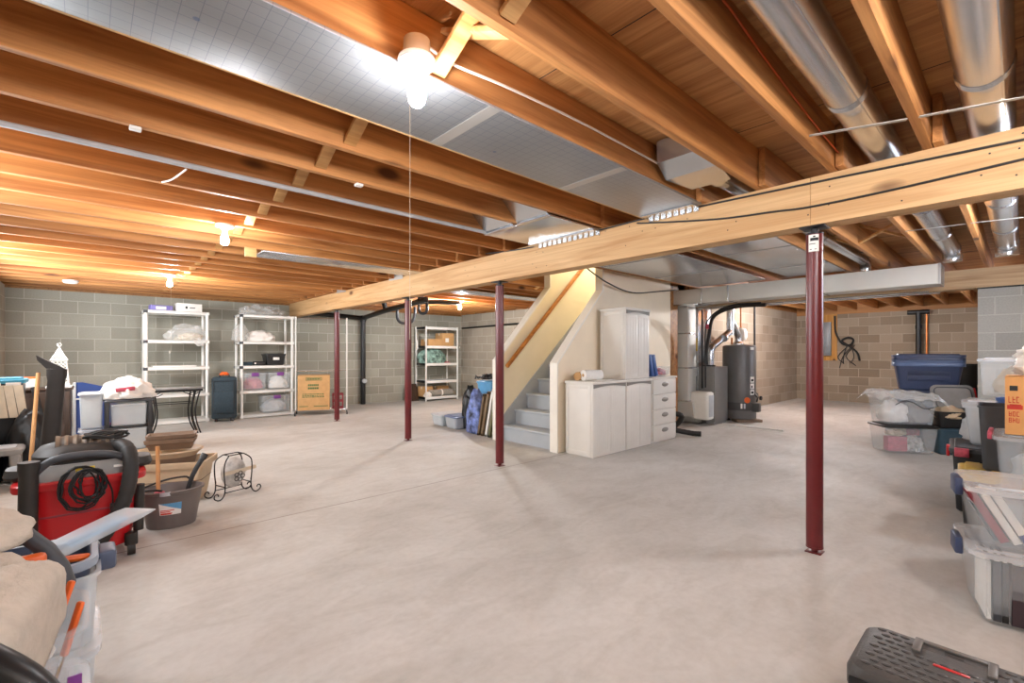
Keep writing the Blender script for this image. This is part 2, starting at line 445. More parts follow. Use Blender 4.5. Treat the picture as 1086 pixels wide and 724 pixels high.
# ---------------------------------------------------------------- joists
def ordn(n): return ['first', 'second', 'third', 'fourth', 'fifth', 'sixth', 'seventh', 'eighth', 'ninth', 'tenth', 'eleventh', 'twelfth', 'thirteenth', 'fourteenth', 'fifteenth', 'sixteenth', 'seventeenth', 'eighteenth', 'nineteenth', 'twentieth', 'twenty-first', 'twenty-second', 'twenty-third'][n-1]
NEAR = {-1: 'pine joist just right of the wide round duct, front of the beam', 0: 'pine joist between the two long round ducts, front of the beam',
        1: 'pine joist left of the long round duct with orange wire on its side', 2: 'pine joist meeting the wooden brace beside the bare bulb',
        3: 'pine joist carrying the nearest bare bulb and white cable', 4: 'pine joist hidden along the far edge of the foil panel'}
FAR = {-1: 'joist past the beam at the right of the wide round duct', 0: 'joist past the beam between the two round ducts', 1: 'joist past the beam with an angled brace against its side',
       2: 'joist past the beam beside the slim round duct', 3: 'joist past the beam at the near edge of the small metal pan', 4: 'joist past the beam at the far edge of the small metal pan',
       5: 'pale joist past the beam between the two metal ceiling pans', 6: 'joist past the beam above the near half of the big metal pan', 7: 'joist past the beam above the far half of the big metal pan', 8: 'joist past the beam along the top of the cream stair wall'}
joist0 = None
def joist(x0, x1, y, label, grp):
    L = x1-x0
    o = single('ceiling_joist', MB().box(0, -.019, 0, L, .019, ZT-ZJ-.001, bev=.0025, seg=1), 'joist', label, 'joist', (x0, y, ZJ), 0, grp, smooth=0)
    return o
for k in range(-1, 26):
    y = .3+.4*k+.019
    lab = NEAR.get(k) or 'pine joist in front of the beam, %s beyond the foil panel towards the shelves' % ordn(k-4)
    joist(-.95, 3.34, y, lab, 'joists in front of the main beam')
    x1 = 13.64 if k < 9 else (4.34 if k < 12 else 7.66)
    lab = FAR.get(k) or ('short joist past the beam running to the stair opening, %s from the right' % ordn(k-8) if k < 12 else 'joist past the beam, %s on the far side of the stairs' % ordn(k-11))
    joist(3.06, x1, y-.042 if k < 12 else y-.042, lab, 'joists past the main beam')
single('stair_trimmer', MB().box(4.345, 3.56, ZJ, 4.383, 5.05, ZT-.002, bev=.002), 'rim', 'short trimmer board across the top of the stair opening', 'joist')

# the main beam: three plies, butt joint above the nearest column
b = MB()
for i in range(3):
    b.box(3.14+i*.05, -.75, 1.94, 3.188+i*.05, .835, ZJ, bev=.002).box(3.14+i*.05, .837, 1.94, 3.188+i*.05, 10.4, ZJ, bev=.002)
bm_ = thing('main_beam', 'long built-up pine beam crossing the room on red steel columns', 'beam', (0, 0, 0))
part('beam_plies', b, 'beam', bm_, smooth=0)
nl = MB(); rnd = random.Random(3)
for i in range(60):
    y = rnd.uniform(-.2, 9.5); z = 1.94+rnd.choice((.05, .1, .19, .24))+rnd.uniform(-.015, .015)
    nl.lathe([(.0045, 0), (.0045, .002)], 6, m=mat_face((3.141, y, z), (0, -1, 0), (0, 0, 1)))
o = part('nail_heads', nl, 'inkdark', bm_); o['kind'] = 'stuff'
single('sheet_metal_scrap', MB().bar((3.135, 6.0, 2.235), (3.135, 5.62, 2.225), .004, .07), 'galvdull', 'small bent galvanized strip on the beam above the middle columns', 'metal strip')
single('sheet_metal_scrap', MB().bar((3.135, 7.9, 2.235), (3.135, 7.5, 2.225), .004, .06), 'galvdull', 'small bent galvanized strip on the beam above the farthest column', 'metal strip')

# bridging: pairs of diagonal sticks in each bay
def bridge(x, k, dy=0.):
    y0, y1 = .3+.4*k+.04+dy, .3+.4*(k+1)-.002+dy
    for j, (za, zb, xx) in enumerate(((ZT-.03, ZJ+.03, x), (ZJ+.03, ZT-.03, x+.05))):
        yield (xx, y0, za), (xx, y1, zb), j
BL = {2: 'beside the nearest bare bulb', 1: 'in the bay with the orange wire', }
for k in range(1, 24):
    if k == 3: continue
    for p, q, j in bridge(.98, k):
        where = BL.get(k) or ('in the %s bay beyond the foil panel' % ordn(k-3))
        single('joist_brace', MB().bar((0, 0, 0), Vector(q)-Vector(p), .019, .064, .001, up=(1, 0, 0)), 'joistpale',
               'diagonal joist brace %s, %s end nearer' % (where, 'high' if j == 0 else 'low'), 'brace', p, 0, 'diagonal braces between joists')
for k in (1, 2, 12, 14):
    for p, q, j in bridge(5.5, k, -.042):
        where = {1: 'near the slim round duct', 2: 'behind the slim round duct', 12: 'left of the stairs', 14: 'above the rolled rug shelf'}[k]
        single('joist_brace', MB().bar((0, 0, 0), Vector(q)-Vector(p), .019, .064, .001, up=(1, 0, 0)), 'joistpale',
               'diagonal wooden brace past the beam %s, %s' % (where, 'high end nearer the camera' if j == 0 else 'low end nearer the camera'), 'brace', p, 0, 'diagonal braces between joists')

# ---------------------------------------------------------------- red columns
def column(y, label):
    t = thing('steel_column', label, 'column', (3.215, y, 0), 0, 'red steel columns under the beam')
    part('pole', MB().lathe([(.0445, .035), (.0445, 1.90)], 28), 'column', t)
    part('base_plate', MB().box(-.042, -.042, 0, .042, .042, .005, bev=.001).lathe([(.018, .004), (.018, .028), (.046, .028), (.046, .037)], 18), 'column', t)
    part('top_plate', MB().box(-.065, -.065, 1.932, .065, .065, 1.94, bev=.001).lathe([(.046, 1.895), (.046, 1.905), (.02, 1.91), (.02, 1.933)], 20), 'blacksteel', t)
    return t
c1 = column(.835, 'nearest and thickest looking dark red steel column, with a paper sticker on top')
lb = MB(); n = 8
lb.rings([[Vector((-.0452*math.cos(a), -.0452*math.sin(a), z)) for z in (1.79, 1.89)] for a in [R(-35+70*i/n+8) for i in range(n+1)]], closed=False)
st = part('sticker', lb, 'paper', c1)
sk = MB()
for z, a0, a1, hh in ((1.862, -14, 40, .018), (1.878, 5, 20, .008), (1.835, -22, 20, .004), (1.803, -18, -4, .004), (1.803, 14, 28, .004)):
    sk.rings([[Vector((-.0456*math.cos(R(a)), -.0456*math.sin(R(a)), zz)) for zz in (z-hh/2, z+hh/2)] for a in [a0+(a1-a0)*i/5 for i in range(6)]], closed=False)
part('print', sk, 'inkdark', st)
column(3.716, 'dark red steel column standing in front of the stair foot')
column(5.617, 'dark red steel column with the bulb pull string hanging in front of it')
column(8.06, 'farthest dark red steel column, next to the garment rack')

# ---------------------------------------------------------------- bulbs
BULBS = []
def bulb_fixture(loc, label, string=0., box=.07, sdx=.0, strength=1700, seen=True):
    x, y, z = loc
    t = thing('bulb_fixture', label, 'light', (x, y, z), 0, 'bare bulb fixtures on the joists')
    if box: part('junction_box', MB().lathe([(.044, 0), (.048, 0), (.046, box), (.044, box)], 20), 'tan', t)
    part('lamp_holder', MB().lathe([(.02, -.045), (.024, -.042), (.028, -.03), (.062, -.018), (.066, -.008), (.064, 0), (.05, .001)], 28), 'porcelain', t)
    m = emit('lit_bulb_glass', 'f6f3f4', strength)
    part('bulb', MB().lathe([(.004, -.165), (.018, -.161), (.028, -.148), (.0315, -.13), (.029, -.112), (.021, -.088), (.015, -.066), (.0135, -.045)], 14), m, t)
    if string:
        p = part('pull_string', MB().tube([(.05*sdx, -.03, -.03), (.05*sdx, -.031, -.3), (.05*sdx, -.03, -string)], .0009, 5), 'beige', t)
        part('pull_bead', MB().lathe([(.002, -string-.035), (.004, -string-.03), (.004, -string-.01), (.002, -string)], 10), 'cream2', p)
    return t
bulb_fixture((.85, 1.425, 2.215), 'nearest bare lit bulb hanging below the joist with a long pull string', .98, .065, -.9, 460)
bulb_fixture((.81, 4.30, 2.215), 'bare lit bulb on the joists at mid distance, no string', 0, 0, 0, 520)
bulb_fixture((.79, 7.5, 2.215), 'bare lit bulb in front of the first white shelf, with pull string', 1.0, 0, .2, 800)
bulb_fixture((5.44, 7.5, 2.215), 'far bare lit bulb beyond the beam in front of the metal shelf', .9, 0, .3, 2600)
# ---------------------------------------------------------------- ducts overhead
t = thing('foil_duct_panel', 'silver foil panel with printed grid closing the joist bay beside the nearest bulb', 'duct', (0, 0, 2.205))
part('foil_sheet', MB().box(-.93, 1.475, 0, 3.10, 1.93, .013, bev=.002), 'foil', t)
for x in (1.22, 2.15): part('foil_tape', MB().box(x, 1.472, -.0008, x+.06, 1.933, .0), 'galvdull', t)
part('edge_strip', MB().box(-.93, 1.925, -.001, 3.1, 1.935, .014), 'card', t)
fl = MB().box(3.02, 1.50, -.012, 3.135, 1.90, -.002)
for i in range(8): fl.box(3.128, 1.51+i*.05, -.03, 3.137, 1.545+i*.05, -.004)
part('flange', fl, 'galv', t)
def pan(label, x0, x1, y0, y1, z=2.203, seams=(), fl=None):
    t = thing('metal_duct_pan', label, 'duct', (0, 0, z), 0, 'sheet metal pans under the joists')
    part('sheet', MB().box(x0, y0, 0, x1, y1, .014, bev=.002), 'galv', t)
    for x in seams: part('seam', MB().box(x, y0, -.006, x+.02, y1, 0, bev=.002), 'galv', t)
    if fl:
        f = MB().box(fl-.1, y0, -.01, fl, y1, -.001)
        n = int((y1-y0)/.06)
        for i in range(n): f.box(fl-.008, y0+.01+i*.06, -.03, fl+.001, y0+.05+i*.06, -.004)
        part('flange', f, 'galv', t)
    return t
pan('big plain metal ceiling pan past the beam above the cabinets', 3.33, 6.94, 2.385, 3.36, seams=(4.5, 5.7))
pan('smaller metal ceiling pan past the beam, right of the pale joist', 3.33, 6.94, 1.46, 2.11, seams=(4.9, 6.1))
pb = pan('metal duct boot with two sloping ends in front of the beam', 2.52, 3.135, 2.345, 3.10, z=2.2, fl=3.136)
for y0, y1 in ((2.36, 2.695), (2.745, 3.095)):
    w = MB().rings([[Vector((2.28, y0, .235)), Vector((2.28, y1, .235)), Vector((2.29, y1, .24)), Vector((2.29, y0, .24))],
                    [Vector((2.53, y0, .001)), Vector((2.53, y1, .001)), Vector((2.55, y1, .012)), Vector((2.55, y0, .012))]])
    w.box(2.50, y0-.004, -.004, 2.535, y1+.004, .004)
    part('sloped_end', w, 'galv', pb)
pan('narrow metal pan in a joist bay between the mid bulb and the beam', 1.3, 3.12, 5.125, 5.50, z=2.21)
pan('metal pan past the beam beyond the stairs', 4.0, 7.4, 6.12, 6.46, z=2.205, seams=(5.4,))
ee = MB().bar((1.26, 5.3, 2.2), (1.18, 5.16, 2.15), .22, .012)
single('joist_end_block', MB().box(-.05, -.02, -.09, .05, .02, 0, bev=.002), 'joistpale', 'pale wooden block nailed under a joist right of the mid bulb', 'block', (1.18, 5.1, 2.219))

def round_duct(y, z, r, x0, x1, label, joints, elbow=True):
    t = thing('round_duct', label, 'duct', (0, y, z), 0, 'round metal ducts along the joists')
    m = Matrix.Rotation(PI/2, 4, 'Y')
    mb = MB(); js = [x0]+list(joints)+[x1]
    mb.tube([(x0, 0, 0), (x1, 0, 0)], r, 36)
    part('duct_pipe', mb, 'galv', t)
    sm = MB().bar((x0, -r*.6, -r*.8), (x1, -r*.6, -r*.8), .006, .003)
    part('lock_seam', sm, 'galv', t)
    for x in joints:
        g = MB()
        for k in range(3): g.tube([(x+k*.016-.004, 0, 0), (x+k*.016, 0, 0), (x+k*.016+.004, 0, 0)], lambda u: r+.001+.0035*math.sin(PI*u), 36, cap=False)
        part('crimp_joint', g, 'galv', t)
    if elbow:
        part('end_elbow', MB().tube([(x1-.02, 0, 0), (x1+.05, 0, -.005), (x1+.11, 0, -.03), (x1+.14, 0, -.08), (x1+.145, 0, -.13)], r+.004, 28, smooth=3), 'galv', t)
    return t
round_duct(.515, 2.325, .078, -.93, 6.92, 'long round metal duct, left one of the pair, with orange wood reflections', (1.2, 2.42, 3.5, 4.7, 5.9))
round_duct(.10, 2.33, .085, -.93, 6.92, 'wide round metal duct, right one of the pair near the right picture edge', (1.5, 2.62, 3.7, 4.9, 6.0))
sd = round_duct(1.30, 2.315, .055, 2.95, 6.95, 'slim round metal duct leaving a square boot over the beam', (3.9, 5.2))
part('square_boot', MB().rings([[Vector((2.50, -.165, .13)), Vector((2.50, .16, .13)), Vector((2.50, .16, .0)), Vector((2.50, -.165, .0))],
     [Vector((2.60, -.165, .13)), Vector((2.60, .16, .13)), Vector((2.60, .16, -.075)), Vector((2.60, -.165, -.075))],
     [Vector((2.86, -.12, .09)), Vector((2.86, .12, .09)), Vector((2.86, .12, -.08)), Vector((2.86, -.12, -.08))]]), 'galv', sd)
part('boot_collar', MB().tube([(2.85, 0, 0), (2.97, 0, 0)], .066, 28), 'galv', sd)
for i, (p, q, lab) in enumerate((((2.52, .676, 2.2155), (2.66, .34, 2.2155), 'thin metal hanger strap under the left round duct'),
      ((2.67, .30, 2.2155), (2.80, -.07, 2.2155), 'thin metal hanger strap under the wide round duct'),
      ((5.10, .66, 2.2155), (5.16, .30, 2.2155), 'thin metal hanger strap under the left round duct past the beam'),
      ((5.16, .27, 2.2155), (5.26, -.1, 2.2155), 'thin metal hanger strap under the wide round duct past the beam'))):
    single('hanger_strap', MB().bar((0, 0, 0), Vector(q)-Vector(p), .022, .0025), 'galvdull', lab, 'strap', p, 0, 'metal straps holding the round ducts')

tr = thing('trunk_duct', 'long rectangular metal trunk duct hanging above the furnace and water heater', 'duct', (6.95, 0, 1.957))
part('duct_body', MB().box(0, .61, 0, .36, 3.92, .222, bev=.004), 'ductpale', tr)
for y in (1.72, 2.9, 3.3): part('drive_cleat', MB().box(-.007, y, -.006, .366, y+.022, .228, bev=.002), 'galv', tr)
part('end_cap', MB().box(-.004, .600, -.004, .364, .622, .226, bev=.002), 'galvdull', tr)
part('take_off', MB().box(-.01, 3.36, -.02, .37, 3.90, .001, bev=.003), 'galv', tr)
cn = MB().tube([(7.47, .75, 1.925), (7.47, 3.6, 1.925)], .011, 8).tube([(7.5, .65, 1.905), (7.5, 3.5, 1.905)], .009, 8)
single('metal_conduit', cn, 'galv', 'two thin metal conduits running along under the timber header', 'conduit')
rd = thing('return_duct', 'pale sheet metal return duct dropping from trunk to floor left of the furnace', 'duct', (7.28, 0, 0))
part('drop', MB().box(0, 3.69, .38, .28, 3.945, 1.957, bev=.004), 'ductpale', rd)
el = MB().rings([[Vector((x, y, z)) for x, z in prof] for y, prof in ((3.93, [(0, .385), (.30, .385), (.325, .30), (.335, .26), (.335, .03), (.2, .03), (.06, .14)]), (3.62, [(0, .385), (.30, .385), (.325, .30), (.335, .26), (.335, .03), (.2, .03), (.06, .14)]))])
part('floor_boot', el, 'ductpale', rd)
for z in (.385, .93, 1.5): part('seam_band', MB().box(-.005, 3.685, z, .285, 3.95, z+.02, bev=.002), 'galv', rd)
single('framing_stud', MB().box(0, 0, 0, .04, .14, 1.95, bev=.002), 'rim', 'brown wooden stud between the cream stair wall and the pale return duct', 'stud', (7.20, 3.96, 0))

# ---------------------------------------------------------------- furnace and water heater
fu = thing('furnace', 'grey upright furnace cabinet with a white humidifier in front', 'furnace', (7.62, 3.40, 0))
part('cabinet', MB().box(0, 0, .05, .50, .37, .96, bev=.006), 'furn', fu)
part('base_block', MB().box(.02, .02, 0, .48, .16, .05, bev=.003).box(.02, .22, 0, .48, .35, .05, bev=.003), 'greyp', fu)
part('front_panel', MB().box(-.012, .02, .10, 0, .35, .50, bev=.003), 'furn', fu)
part('upper_panel', MB().box(-.012, .02, .52, 0, .35, .94, bev=.003), 'furn', fu)
part('badge', MB().lathe([(.012, 0), (.012, .003), (.002, .0035)], 14, m=mat_face((-.0125, .06, .50), (0, -1, 0), (0, 0, 1))), 'whitetrim', fu)
part('rating_label', MB().box(-.0135, .03, .14, -.012, .12, .26), 'paper', fu)
part('plenum', MB().box(-.02, .27, .962, .46, .42, 1.955, bev=.003).box(-.02, .27, .50, .0, .43, .962, bev=.003), 'galv', fu)
part('yellow_tag', MB().box(-.024, .285, 1.22, -.02, .375, 1.44), 'yellow', fu)
part('white_tag', MB().box(-.024, .285, 1.47, -.02, .36, 1.66).box(-.024, .30, .80, -.02, .36, 1.02), 'paper', fu)
hu = thing('humidifier', 'white rounded humidifier box hung low in front of the grey furnace', 'humidifier', (7.36, 3.395, .10))
part('cover', MB().rings([rrect(.24, .31, .05, z, cx=.12, cy=.155) if 0 < i < 5 else rrect(.20, .27, .05, z, cx=.12, cy=.155) for i, z in enumerate((0, .02, .04, .40, .43, .45))]), 'cream2', hu)
part('side_panel', MB().box(.03, -.004, .05, .21, 0, .40, bev=.001), 'ltgrey', hu)
fp = thing('flue_pipe', 'shiny galvanized flue pipe zigzagging between furnace and water heater', 'pipe')
part('furnace_riser', MB().tube([(7.72, 3.52, .96), (7.72, 3.52, 1.18), (7.74, 3.52, 1.25), (7.84, 3.515, 1.33)], .055, 18, smooth=4), 'galv', fp)
part('slanted_run', MB().tube([(7.81, 3.515, 1.31), (8.26, 3.42, 1.56)], .06, 18), 'galv', fp)
part('vertical_stack', MB().tube([(8.27, 3.42, 1.50), (8.27, 3.42, 2.2)], .062, 18).tube([(8.27, 3.42, 1.68), (8.27, 3.42, 1.71)], .068, 18).tube([(8.27, 3.42, 1.92), (8.27, 3.42, 1.95)], .068, 18), 'galv', fp)
part('heater_elbow', MB().tube([(8.55, 3.40, 1.36), (8.55, 3.40, 1.46), (8.50, 3.40, 1.54), (8.36, 3.41, 1.70), (8.28, 3.42, 1.76)], .05, 18, smooth=4), 'galv', fp)
part('joint_band', MB().tube([(7.72, 3.52, 1.10), (7.72, 3.52, 1.13)], .061, 18).tube([(8.0, 3.415, 1.433), (8.03, 3.416, 1.447)], .066, 18), 'galv', fp)
wh = thing('water_heater', 'dark grey cylindrical water heater with white labels and an orange sticker', 'water heater', (8.50, 3.36, 0))
part('tank', MB().lathe([(.255, .05), (.27, .055), (.27, 1.29), (.262, 1.315), (.20, 1.335), (.05, 1.345)], 40), 'heater', wh)
part('lower_band', MB().lathe([(.2715, .20), (.2735, .205), (.2735, .33), (.2715, .335)], 40), 'heaterd', wh)
for fc in ((.17, 0), (-.1, .15), (-.1, -.15)): part('foot', MB().lathe([(.03, 0), (.03, .055)], 10, c=fc), 'black', wh)
def hp(a0, a1, z0, z1, r=.2745, n=5):
    return MB().rings([[Vector((r*math.cos(R(a)), r*math.sin(R(a)), z)) for z in (z0, z1)] for a in [a0+(a1-a0)*i/n for i in range(n+1)]], closed=False)
# camera looks along +x +y: the visible side faces about 200 degrees
part('warning_label', hp(240, 258, .68, .78), 'paper', wh); part('warning_label', hp(240, 258, .57, .665), 'paper', wh); part('warning_label', hp(240, 258, .47, .555), 'paper', wh)
part('label_print', hp(243, 255, .70, .74, .2752), 'inkdark', wh); part('label_print', hp(244, 250, .585, .63, .2752), 'inkdark', wh); part('label_print', hp(243, 255, .49, .53, .2752), 'inkdark', wh)
part('top_label', hp(240, 256, 1.24, 1.285), 'paper', wh)
part('small_label', hp(206, 212, .235, .32, .275), 'paper', wh); part('small_label', hp(216, 222, .235, .32, .275), 'ltgrey', wh)
oc = MB(); a = R(228); cx, cy = .276*math.cos(a), .276*math.sin(a)
oc.lathe([(.05, -.002), (.05, .003), (.047, .004)], 20, m=mat_face((cx, cy, .38), (math.sin(a), -math.cos(a), 0), (0, 0, 1)))
part('orange_sticker', oc, 'orange', wh)
a = R(262); gx, gy = .31*math.cos(a), .31*math.sin(a)
part('gas_valve', MB().box(gx-.06, gy-.05, .18, gx+.06, gy+.06, .33, bev=.01), 'heaterd', wh)
part('valve_knob', MB().lathe([(.035, 0), (.035, .03), (.028, .035)], 16, m=mat_face((gx, gy-.05, .42), (1, 0, 0), (0, 0, 1))).tube([(gx, gy, .35), (gx, gy-.02, .42), (gx+.02, gy+.06, .5)], .015, 8), 'black', wh)
part('water_nipple', MB().tube([(-.02, .12, 1.33), (-.02, .12, 1.46)], .016, 10), 'copper', wh)
part('draft_hood', MB().lathe([(.10, 1.345), (.10, 1.355), (.055, 1.40), (.055, 1.42)], 20, c=(.05, .04)), 'galv', wh)
single('brick_pad', MB().box(-.22, -.1, 0, .22, .1, .045, bev=.005), 'terra', 'reddish brown block under the edge of the water heater', 'block', (8.42, 3.2, 0), -40)
et = thing('expansion_tank', 'small white expansion tank above and behind the water heater', 'tank', (9.05, 3.55, 1.40))
part('tank', MB().lathe([(.03, 0), (.09, .03), (.11, .08), (.11, .18), (.09, .23), (.03, .26)], 22), 'cream2', et)
part('nipple', MB().tube([(0, 0, .25), (0, 0, .82)], .014, 8), 'copper', et)
single('gas_pipe', MB().tube([(9.2, 3.36, .42), (9.2, 3.36, 2.215)], .017, 10).tube([(9.2, 3.36, .45), (8.9, 3.2, .45), (8.56, 3.07, .42)], .014, 8), 'wirek', 'thin black gas pipe rising right beside the water heater', 'pipe')
bk = thing('refrigerant_lines', 'black insulated lines curving down from the ceiling to the furnace', 'pipe')
part('insulated_line', MB().tube([(7.40, 2.55, 1.90), (7.42, 3.0, 1.90), (7.46, 3.34, 1.78), (7.50, 3.44, 1.5), (7.53, 3.5, 1.2), (7.58, 3.52, 1.0)], .028, 12, smooth=6), 'hose', bk)
part('thin_line', MB().tube([(7.36, 2.6, 1.93), (7.38, 3.08, 1.92), (7.46, 3.42, 1.75), (7.54, 3.52, 1.5), (7.50, 3.50, 1.0), (7.5, 3.5, .62)], .012, 8, smooth=6), 'wirek', bk)
part('pink_tag', MB().box(7.46, 3.42, 1.58, 7.50, 3.48, 1.66, bev=.004), 'pinkred', bk)
part('grey_drain', MB().tube([(7.55, 3.58, .60), (7.55, 3.58, 1.9)], .016, 8).tube([(7.50, 3.54, .98), (7.5, 3.34, .98)], .012, 8), 'wirek', bk)
pv = thing('pvc_pipe', 'white plastic pipe lying loose on the floor in front of the water heater', 'pipe', (7.75, 3.33, .017))
part('pipe', MB().tube([(0, 0, 0), (.03, -.86, 0)], .013, 10), 'resin', pv); part('end_fitting', MB().tube([(.03, -.84, 0), (.032, -.9, 0)], .017, 12), 'resin', pv)
# alcove wall
eb = thing('electric_panel_board', 'orange wood board with grey electrical panel on the alcove wall', 'electrical panel', (13.65, 0, 0))
part('backing_board', MB().box(-.02, 3.06, 1.0, 0, 3.66, 2.14, bev=.002), 'stud', eb)
part('panel_box', MB().box(-.12, 3.17, 1.12, -.02, 3.50, 1.95, bev=.004), 'panelgrey', eb)
part('panel_door', MB().box(-.128, 3.19, 1.16, -.12, 3.48, 1.91, bev=.003), 'panelgrey', eb)
wl = MB(); rnd = random.Random(5)
wl.tube([(13.6, 3.1, 2.1), (13.6, 3.08, 1.7), (13.58, 2.95, 1.42), (13.57, 2.78, 1.38), (13.57, 2.72, 1.5), (13.57, 2.82, 1.56), (13.57, 2.95, 1.48), (13.57, 2.8, 1.35), (13.58, 2.65, 1.2), (13.6, 2.6, 1.0)], .022, 8, smooth=5)
for i in range(5): wl.tube([(13.6, 2.85-.04*i, 1.38), (13.58, 2.9+rnd.uniform(-.2, .15), 1.1), (13.6, 2.85+rnd.uniform(-.3, .2), rnd.uniform(.8, .95))], .009, 6, smooth=4)
single('cable_bundle', wl, 'wirek', 'coiled black cables hanging beside the electrical panel', 'cable')
single('soil_pipe', MB().tube([(13.55, 1.53, .0), (13.55, 1.53, 2.1)], .05, 16).tube([(13.55, 1.35, 2.09), (13.55, 1.72, 2.09)], .05, 14).tube([(13.55, 1.53, 1.72), (13.55, 1.53, 1.80)], .06, 16), 'abs', 'black vertical drain pipe on the alcove wall above the blue totes', 'pipe')
single('copper_pipe', MB().tube([(13.6, 1.40, .0), (13.6, 1.40, 2.12)], .02, 10), 'copper', 'thin copper pipe beside the black drain on the alcove wall', 'pipe')
# drain plumbing
dp = thing('drain_pipe', 'black plastic drain rising up the far wall and branching overhead', 'pipe', (0, 0, 0))
part('stack', MB().tube([(4.72, 10.30, 0), (4.72, 10.30, 2.03)], .055, 18).tube([(4.72, 10.30, .48), (4.72, 10.30, .60)], .066, 18).tube([(4.72, 10.30, 1.9), (4.72, 10.30, 2.05)], .068, 18), 'abs', dp)
part('cleanout', MB().lathe([(.05, 0), (.05, .06), (.03, .065)], 14, m=mat_face((4.72, 10.25, .54), (1, 0, 0), (0, 0, 1))), 'ltgrey', dp)
part('wall_run', MB().tube([(3.45, 10.30, 2.05), (4.8, 10.30, 1.99)], .05, 16), 'abs', dp)
part('overhead_run', MB().tube([(4.72, 10.25, 2.0), (4.55, 8.9, 2.06), (4.42, 7.1, 2.13)], .052, 16).tube([(4.43, 7.3, 2.12), (4.43, 7.3, 2.3)], .055, 14).tube([(4.58, 8.9, 2.06), (4.52, 8.9, 2.25)], .05, 14).tube([(4.45, 7.6, 2.12), (4.9, 7.5, 2.16), (5.4, 7.45, 2.17)], .04, 14), 'abs', dp)
part('trap', MB().tube([(4.62, 8.5, 2.12), (4.62, 8.5, 1.9), (4.65, 8.42, 1.80), (4.72, 8.3, 1.78), (4.78, 8.18, 1.83), (4.80, 8.12, 1.95), (4.80, 8.12, 2.1)], .029, 14, smooth=5), 'charcoal', dp)
part('trap', MB().tube([(4.52, 7.5, 2.1), (4.52, 7.5, 1.97), (4.54, 7.46, 1.92), (4.58, 7.40, 1.92), (4.6, 7.36, 1.97), (4.6, 7.36, 2.15)], .026, 12, smooth=5), 'abs', dp)
single('wall_pipe', MB().tube([(7.55, 10.3, 1.86), (7.55, 5.0, 1.92)], .022, 10), 'wirek', 'dark pipe running level along the far block wall left of the stairs', 'pipe')
single('round_duct', MB().tube([(7.2, 6.2, 2.0), (7.2, 6.2, 2.08), (7.15, 6.3, 2.14), (6.95, 6.5, 2.15)], .075, 20, smooth=4).tube([(7.2, 6.2, 1.92), (7.2, 6.2, 2.0)], .08, 20), 'galv', 'short shiny duct elbow near the far wall beyond the stairs', 'duct')

# ---------------------------------------------------------------- stairs
def poly_y(pts, y0, y1):
    return MB().rings([[Vector((x, y0, z)) for x, z in pts], [Vector((x, y1, z)) for x, z in pts]])
struct('wall_stair_right', poly_y([(4.12, 0), (4.12, 1.06), (5.0, 2.0), (5.0, 3.4), (6.75, 3.4), (6.75, 0)], 3.712, 3.808), 'cream')
struct('wall_stair_left', poly_y([(4.12, 0), (4.12, 1.08), (5.14, 2.16), (5.14, 3.4), (7.08, 3.4), (7.08, 0)], 4.782, 4.878), 'creamy')
struct('wall_stair_end', MB().box(7.0, 3.81, 0, 7.08, 4.78, 3.4), 'creamy')
struct('wall_stair_upper', MB().box(6.75, 3.712, 2.45, 7.08, 3.808, 3.4).box(4.30, 3.712, 2.5, 5.0, 3.808, 3.4).box(4.30, 4.782, 2.5, 5.14, 4.878, 3.4).box(4.30, 3.712, 2.5, 4.34, 4.878, 3.4), 'creamy')
struct('wall_stair_framing', MB().box(6.752, 3.765, 0, 7.08, 3.80, 2.45), 'rim')
struct('ceiling_stairwell', MB().box(4.3, 3.7, 3.4, 7.52, 4.9, 3.45), 'creamy')
tm = MB().box(4.10, 3.70, 0, 4.12, 3.82, 1.07, bev=.003).bar((4.108, 3.76, 1.062), (5.0, 3.76, 2.015), .125, .022, .003).box(4.985, 3.70, 2.0, 5.012, 3.82, 2.8, bev=.002)
struct('trim_stair_right', tm, 'whitetrim')
tm = MB().box(4.10, 4.77, 0, 4.12, 4.89, 1.09, bev=.003).bar((4.108, 4.83, 1.082), (5.14, 4.83, 2.175), .125, .022, .003).box(5.125, 4.77, 2.16, 5.152, 4.89, 2.8, bev=.002)
struct('trim_stair_left', tm, 'whitetrim')
stt = thing('staircase', 'pale grey painted wooden stairs rising between two cream half walls', 'stairs', (4.19, 3.81, 0))
RS, TR = .2035, .228
for i in range(11):
    x = TR*i; z = RS*(i+1)
    part('tread', MB().box(x-.028, .003, z-.03, x+TR+.01, .967, z, bev=.006), 'stair', stt)
    part('riser', MB().box(x, .004, RS*i+.001, x+.018, .966, z-.028), 'stair', stt)
sk = MB().rings([[Vector((x, y, z)) for x, z in ((-.03, 0), (-.03, .31), (2.3, .31+2.33*RS/TR), (2.5, .31+2.33*RS/TR), (2.5, 2.0), (.25, 0))] for y in (.95, .968)])
part('skirt_board', sk, 'stair', stt)
hr = thing('handrail', 'varnished oak handrail sloping along the cream stair wall', 'handrail', (4.20, 4.71, 1.0))
part('rail', MB().bar((0, 0, 0), (1.75, 0, 1.66), .04, .055, .012), 'rail', hr)
for f in (.12, .55, .9): part('bracket', MB().tube([(1.75*f, 0, 1.66*f-.03), (1.75*f, .03, 1.66*f-.07), (1.75*f, .07, 1.66*f-.07)], .008, 8), 'chrome', hr)

